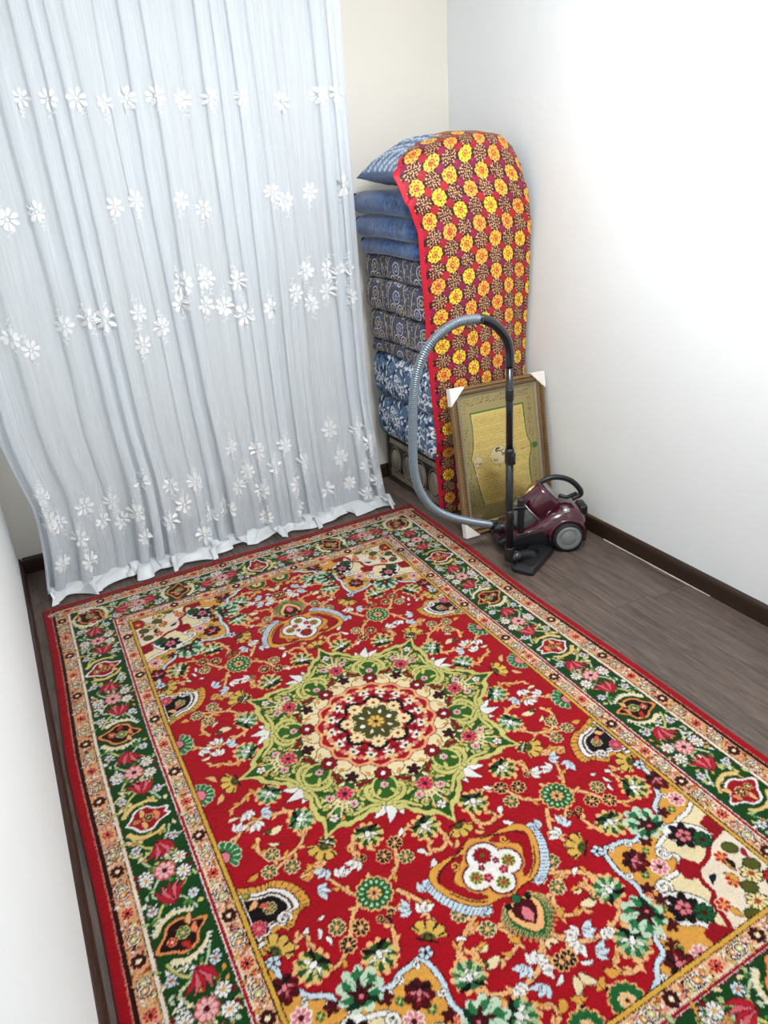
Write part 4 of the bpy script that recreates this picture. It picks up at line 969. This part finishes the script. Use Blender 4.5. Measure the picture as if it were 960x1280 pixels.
def build_picture():
    r = thing('framed_picture', 'gilt framed gold script panel with white corner guards leaning on the flowered cover', 'picture', (2.140, 2.762, .004), -.060)
    lean = .19
    def put(o): o.parent = r; return o
    Rm = Matrix.Rotation(-lean, 4, 'X')     # top leans towards +y
    def fin(o):
        o.data.transform(Rm); o.parent = r; return o
    w_, h_, fw = FW, FH, .055
    prof = [(0, 0), (0, -.020), (.006, -.026), (.012, -.024), (.016, -.017), (.024, -.021), (.034, -.024), (.040, -.018), (.0425, -.012), (.0425, 0)]
    slip = [(.0425, 0), (.0425, -.013), (.046, -.014), (.056, -.009), (.056, 0)]
    def rail(name, pr, corner_a, corner_b, ina, inb, mat):
        V = []
        for c, n_ in ((corner_a, ina), (corner_b, inb)):
            for d, y in pr: V.append((c[0]+n_[0]*d, y, c[1]+n_[1]*d))
        n = len(pr); F = [[i, (i+1) % n, n+(i+1) % n, n+i] for i in range(n)]
        bm = bmesh.new(); vv = [bm.verts.new(v) for v in V]
        for f in F: bm.faces.new([vv[i] for i in f])
        bm.faces.new(vv[:n]); bm.faces.new(vv[n:])
        return fin(bm_link(name, bm, mat, None))
    C4 = [(-w_/2, 0), (w_/2, 0), (w_/2, h_), (-w_/2, h_)]; I4 = [(1, 1), (-1, 1), (-1, -1), (1, -1)]
    for k in range(4):
        rl = rail('frame_rail', prof, C4[k], C4[(k+1) % 4], I4[k], I4[(k+1) % 4], m_fr); rail('inner_slip', slip, C4[k], C4[(k+1) % 4], I4[k], I4[(k+1) % 4], m_slip)
        a, b_ = np.array(C4[k])+np.array(I4[k])*.008, np.array(C4[(k+1) % 4])+np.array(I4[(k+1) % 4])*.008
        L = np.hypot(*(b_-a)); n = int(L/.011); bm = bmesh.new()
        for j in range(n):
            p = a+(b_-a)*(j+.5)/n
            bmesh.ops.create_icosphere(bm, subdivisions=1, radius=.0046, matrix=Matrix.Translation((p[0], -.025, p[1])))
        bd = fin(bm_link('beading', bm, m_bead, None)); bd['kind'] = 'stuff'; bd.parent = rl
        a, b_ = np.array(C4[k])+np.array(I4[k])*.030, np.array(C4[(k+1) % 4])+np.array(I4[(k+1) % 4])*.030
        n = int(L/.016); bm = bmesh.new()
        for j in range(n):
            p = a+(b_-a)*(j+.5)/n
            bmesh.ops.create_icosphere(bm, subdivisions=1, radius=.005, matrix=Matrix.Translation((p[0], -.0225, p[1])) @ Matrix.Diagonal((1.4 if k % 2 == 0 else .8, .5, .8 if k % 2 == 0 else 1.4, 1)))
        bd = fin(bm_link('carved_ornament', bm, m_fr2, None)); bd['kind'] = 'stuff'; bd.parent = rl
    nx, nz_ = 230, 330; aw, ah = w_-.11, h_-.11
    U, Vv = np.meshgrid(np.linspace(0, aw, nx), np.linspace(0, ah, nz_))
    me = from_np('artwork', np.stack([U-aw/2, np.full_like(U, -.006), Vv+.055], -1), grid_faces(nz_, nx)); dye(me, art.sample(U, Vv))
    m_art = painted('gold_print_glazed', .24, .5, 400, .05, metal=.75, var=.06, coat=.5)
    fin(link('artwork', me, m_art)); fin(box('backing_board', -w_/2+.01, w_/2-.01, -.004, 0, .01, h_-.01, m_back))
    for k in range(4):
        c, n_ = np.array(C4[k]), np.array(I4[k]); s_ = .085; bm = bmesh.new()
        e0 = c-n_*.003; tri = [e0, e0+np.array([n_[0]*s_, 0]), e0+np.array([0, n_[1]*s_])]
        lo = [bm.verts.new((p[0], -.031, p[1])) for p in tri]; hi = [bm.verts.new((p[0], .004, p[1])) for p in tri]
        bm.faces.new(lo); bm.faces.new(hi)
        for i in range(3): bm.faces.new((lo[i], lo[(i+1) % 3], hi[(i+1) % 3], hi[i]))
        fin(bm_link('corner_guard', bm, m_prot, None))
    return r
picture = build_picture()

# ================================================================= VACUUM CLEANER
m_burg = plain('burgundy_gloss', (66, 8, 30), .16, coat=.6, noise=.05, scale=5, spec=.6)
m_blk = plain('black_plastic', (24, 25, 29), .38, noise=.1, scale=40)
m_blkg = plain('black_gloss', (20, 22, 30), .22, coat=.3)
m_gry = plain('grey_plastic', (122, 128, 126), .4, noise=.04, scale=30)
m_gry2 = plain('grey_hub', (150, 154, 150), .3, metal=.5)
m_chrome = plain('chrome_button', (200, 204, 204), .15, metal=.9)
m_rub = plain('black_rubber', (22, 21, 22), .7, noise=.1, scale=60)
m_hose = plain('silver_hose', (124, 136, 146), .32, metal=.45, noise=.08, scale=30)
m_cup, t, b = new_mat('smoked_cup'); b.inputs['Base Color'].default_value = L4((120, 132, 132)); b.inputs['Roughness'].default_value = .12; b.inputs['Alpha'].default_value = .55; b.inputs['Coat Weight'].default_value = .5
def build_vacuum():
    psi = math.radians(155); A = (2.213, 2.508, 0)
    r = thing('vacuum_cleaner', 'burgundy canister vacuum cleaner with upright black wand and looping silver hose', 'vacuum', A, psi)
    # local: x forward, y left (towards the camera), z up
    def sm(o): return o
    # black chassis
    bm = extrude_bm([(-.135, .035), (-.10, .018), (.20, .018), (.285, .035), (.30, .065), (.27, .085), (.16, .105), (-.13, .105)], -.112, .112, .014, 3); bm_link('chassis', bm, m_blk, r, True)
    # burgundy rear hull: lofted sections
    secs = []
    for x, hw_, zb, zt in [(-.150, .060, .085, .135), (-.140, .095, .070, .165), (-.115, .118, .062, .196), (-.07, .128, .058, .214), (-.02, .130, .058, .216), (.03, .128, .058, .200), (.075, .122, .060, .172), (.13, .112, .064, .138), (.19, .104, .066, .112), (.25, .092, .068, .094), (.290, .070, .070, .084)]:
        a = np.linspace(0, 2*np.pi, 40, endpoint=False); cy, cz = hw_*spow(np.cos(a), .55), spow(np.sin(a), .62)
        z = (zb+zt)/2+(zt-zb)/2*cz; secs.append(np.stack([np.full(40, x), cy*(1-.16*np.clip(cz, 0, 1)), z], -1))
    V = np.concatenate(secs); hull = from_np('hull', V, grid_faces(len(secs), 40, True))
    bm = bmesh.new(); bm.from_mesh(hull); bmesh.ops.holes_fill(bm, edges=bm.edges); hl = bm_link('hull', bm, m_burg, r, True)
    # wheel arches, wheels
    for s_ in (1, -1):
        arch = tube_mesh('wheel_arch', [(-.045+.086*math.cos(a), s_*.122, .078+.086*math.sin(a)) for a in np.linspace(-.25, math.pi+.35, 24)], .010, 8); link('wheel_arch', arch, m_burg, r, True)
        w_ = lathe_mesh('wheel', [(.002, -.016), (.060, -.016), (.072, -.012), (.076, -.004), (.076, .004), (.072, .012), (.060, .016), (.002, .016)], 40, 'y')
        wo = link('wheel', w_, m_rub, r, True, (-.045, s_*.130, .078))
        hub = lathe_mesh('hub_cap', [(.062, .012), (.062, .0175), (.054, .0195), (.044, .0185), (.040, .0165), (.037, .0195), (.020, .0225), (.001, .0232)], 40, 'y')
        if s_ < 0: hub.transform(Matrix.Scale(-1, 4, (0, 1, 0)))
        hb = link('hub_cap', hub, m_gry, wo, True)
        ring = tube_mesh('hub_ring', [(.0385*math.cos(a), s_*.0185, .0385*math.sin(a)) for a in np.linspace(0, 2*np.pi, 41)], .0022, 8, False); link('hub_ring', ring, m_gry2, wo, True)
    sw = lathe_mesh('caster', [(.002, -.010), (.016, -.010), (.018, 0), (.016, .010), (.002, .010)], 20, 'y'); link('caster', sw, m_rub, r, True, (.225, 0, .0195))
    # side panel (dark triangle) and trim line
    for s_ in (1, -1):
        bm = bmesh.new(); pp = [(.06, .066), (.235, .052), (.235, .074), (.07, .118)]
        lo = [bm.verts.new((p[0], s_*.106, p[1])) for p in pp]; hi = [bm.verts.new((p[0], s_*.121, p[1])) for p in pp]; bm.faces.new(lo); bm.faces.new(hi)
        for i in range(4): bm.faces.new((lo[i], lo[(i+1) % 4], hi[(i+1) % 4], hi[i]))
        bm_link('side_panel', bm, m_gry if s_ < 0 else m_blk, r)
        link('trim_strip', tube_mesh('trim_strip', [(.25, s_*.108, .086), (.16, s_*.118, .112), (.08, s_*.124, .142)], .006, 8), m_burg, r, True)
    # tilted dust cup: axis from front-low to rear-high
    ax0, ax1 = np.array([.185, 0, .120]), np.array([.020, 0, .275]); ad = (ax1-ax0)/np.linalg.norm(ax1-ax0); Lc = np.linalg.norm(ax1-ax0)
    Mx = Matrix.Translation(Vector(ax0)) @ Vector((0, 0, 1)).rotation_difference(Vector(ad)).to_matrix().to_4x4()
    def lath(name, prof, mat, par=r, n=40):
        me = lathe_mesh(name, prof, n); me.transform(Mx); return link(name, me, mat, par, True)
    cup = lath('dust_cup', [(.002, -.012), (.060, -.012), (.074, 0), (.078, .02), (.080, .095)], m_cup)
    lath('cyclone_cone', [(.002, .0), (.030, .004), (.034, .03), (.046, .09), (.05, .10)], m_gry, cup)
    lath('cup_band', [(.079, .092), (.0835, .093), (.0845, .100), (.0835, .107), (.079, .108)], m_chrome, cup)
    lid = lath('cup_lid', [(.079, .100), (.085, .104), (.087, .130), (.087, Lc-.02), (.080, Lc-.004), (.060, Lc+.004), (.030, Lc+.006), (.002, Lc+.006)], m_burg)
    lath('lid_cap', [(.002, Lc+.012), (.045, Lc+.012), (.058, Lc+.008), (.062, Lc+.001), (.058, Lc-.004)], m_gry, lid)
    # carrying handle arch over the lid
    hp = catmull([(.125, 0, .252), (.098, 0, .296), (.050, 0, .334), (-.010, 0, .346), (-.075, 0, .326), (-.120, 0, .286), (-.138, 0, .245), (-.095, 0, .220)], 6)
    link('carry_handle', tube_mesh('carry_handle', hp, [.010]*4+[.0135]*(len(hp)-8)+[.012]*4, 12), m_blk, r, True)
    link('handle_brace', tube_mesh('handle_brace', [(-.118, 0, .250), (-.070, 0, .232), (-.03, 0, .245)], .010, 10), m_blk, r, True)
    # power button, cord outlet, rear grille
    bt = lathe_mesh('power_button', [(.002, .012), (.014, .011), (.019, .006), (.021, 0), (.021, -.01)], 24); link('power_button', bt, m_chrome, r, True, (-.040, .085, .206))
    bm = box_bm(-.165, -.125, -.045, .045, .150, .195, .008, 2); bm_link('exhaust_box', bm, m_blk, r, True)
    # front hose socket on the snout
    sock = tube_mesh('hose_socket', [(.16, .02, .100), (.25, .035, .112), (.31, .045, .118)], [.032, .030, .026], 20); link('hose_socket', sock, m_blkg, r, True)
    bm = box_bm(.165, .195, .060, .100, .10, .285, .006, 2); bm_link('wand_park', bm, m_blk, r, True)
    bm = box_bm(.160, .230, .070, .105, .232, .250, .004, 2); bm_link('park_clip', bm, m_blkg, r, True)
    return r
vac = build_vacuum()
def build_wand():
    wb = np.array([1.862, 2.395, .070]); wt = on_y(637, 438, 2.375)
    r = bpy.data.objects.new('wand_assembly', None); off = np.array([1.90, 2.38, 0]); pieces = set(col.objects)
    ax = (wt-wb)
    def pt(f): return wb+ax*f-off
    link('lower_tube', tube_mesh('lower_tube', [pt(0), pt(.52)], .0175, 20), m_blk, r, True)
    link('upper_tube', tube_mesh('upper_tube', [pt(.50), pt(.94)], .0155, 20), m_blkg, r, True)
    lk = link('tube_lock', tube_mesh('tube_lock', [pt(.485), pt(.49), pt(.545), pt(.56)], [.0175, .0215, .0215, .018], 20), m_blk, r, True)
    bm = box_bm(-.010, .010, -.034, -.016, -.025, .030, .004, 2); o = bm_link('lock_slider', bm, m_blkg, lk, True); o.location = Vector(pt(.515))
    link('wand_joint', tube_mesh('wand_joint', [pt(.78), pt(.785), pt(.83), pt(.835)], [.016, .0185, .0185, .016], 20), m_blk, r, True)
    link('park_ring', tube_mesh('park_ring', [pt(.20), pt(.205), pt(.245), pt(.25)], [.018, .0215, .0215, .018], 20), m_blkg, r, True)
    # bent handle
    H = [on_y(x, y, Y) for x, y, Y in [(637, 458, 2.375), (637, 440, 2.375), (633, 424, 2.378), (623, 410, 2.382), (610, 401, 2.388), (598, 398, 2.392)]]
    hp = catmull(H, 6)-off; link('handle_grip', tube_mesh('handle_grip', hp, np.linspace(.0185, .0205, len(hp)), 20), m_blkg, r, True)
    # ribbed hose
    pts = [(602, 399, 2.390), (590, 399, 2.395), (572, 403, 2.405), (551, 416, 2.415), (533, 437, 2.43), (522, 464, 2.45), (517, 496, 2.47), (516, 530, 2.49), (516, 562, 2.51), (518, 590, 2.53), (525, 614, 2.55), (540, 634, 2.565), (560, 645, 2.58), (588, 652, 2.59), (614, 656, 2.60)]
    Hp = np.array([on_y(*p) for p in pts]); P = catmull(Hp, 40)
    s_ = np.concatenate([[0], np.cumsum(np.linalg.norm(np.diff(P, axis=0), axis=1))]); n = int(s_[-1]/.0018)
    ss = np.linspace(0, s_[-1], n); P = np.stack([np.interp(ss, s_, P[:, k]) for k in range(3)], -1)
    rad = .0178+.0022*np.sin(2*np.pi*ss/.0090)
    link('ribbed_hose', tube_mesh('ribbed_hose', P-off, rad, 16), m_hose, r, True)
    e0, e1 = P[-8]-off, on_y(638, 659, 2.61)-off; d = e1-e0
    cf = link('hose_cuff', tube_mesh('hose_cuff', [e0, e0+d*.05, e0+d*.45, e0+d*.5, e0+d*.95, e1], [.020, .0235, .0235, .021, .021, .019], 20), m_blkg, r, True)
    # floor nozzle, long side along the floor as seen
    c = np.array([1.992, 2.386]); u = np.array([.880, .470]); u /= np.hypot(*u); v = np.array([-u[1], u[0]])
    def W(a, b_, z): return Vector((*(c+u*a+v*b_), z))-Vector(off)
    bm = bmesh.new(); outl = [(-.135, -.050), (-.125, -.060), (.125, -.060), (.135, -.050), (.135, .035), (.118, .055), (-.118, .055), (-.135, .035)]
    rings = [(0.004, 1.0), (.020, 1.0), (.032, .94), (.040, .80)]; vv = []
    for z, f in rings: vv.append([bm.verts.new(W(a*f, b_*f, z)) for a, b_ in outl])
    for k in range(len(rings)-1):
        for i in range(8): bm.faces.new((vv[k][i], vv[k][(i+1) % 8], vv[k+1][(i+1) % 8], vv[k+1][i]))
    bm.faces.new(vv[0]); bm.faces.new(vv[-1]); nz = bm_link('floor_nozzle', bm, m_blk, r)
    bm = bmesh.new(); vs_ = []
    for z, f in ((.0005, .97), (.0045, .97)): vs_.append([bm.verts.new(W(a*f, b_*f, z)) for a, b_ in outl])
    for i in range(8): bm.faces.new((vs_[0][i], vs_[0][(i+1) % 8], vs_[1][(i+1) % 8], vs_[1][i]))
    bm.faces.new(vs_[0]); bm.faces.new(vs_[1]); bm_link('sole_plate', bm, m_gry, nz)
    nk = catmull([np.array(W(.0, .0, .030)), np.array(W(-.03, .02, .046)), np.array(W(-.08, .045, .058)), pt(.0)+np.array([0, 0, -.008]), pt(.05)], 6)
    link('nozzle_neck', tube_mesh('nozzle_neck', nk, np.linspace(.030, .0215, len(nk)), 18), m_blk, r, True)
    bm = bmesh.new(); bmesh.ops.create_uvsphere(bm, u_segments=20, v_segments=12, radius=.030); o = bm_link('swivel_joint', bm, m_blkg, r, True); o.location = Vector(nk[len(nk)//2])
    bm = box_bm(-.028, .028, -.014, .014, -.006, .006, .004, 2); o = bm_link('foot_pedal', bm, m_blkg, nz, True); o.location = W(.02, -.005, .042); o.rotation_euler = (0, 0, math.atan2(u[1], u[0]))
    inv = (Matrix.Translation(vac.location) @ Matrix.Rotation(vac.rotation_euler.z, 4, 'Z')).inverted() @ Matrix.Translation((1.90, 2.38, 0))
    for o in set(col.objects)-pieces:
        if o.parent == r: o.parent = vac; o.matrix_parent_inverse = inv
    bpy.data.objects.remove(r)
build_wand()
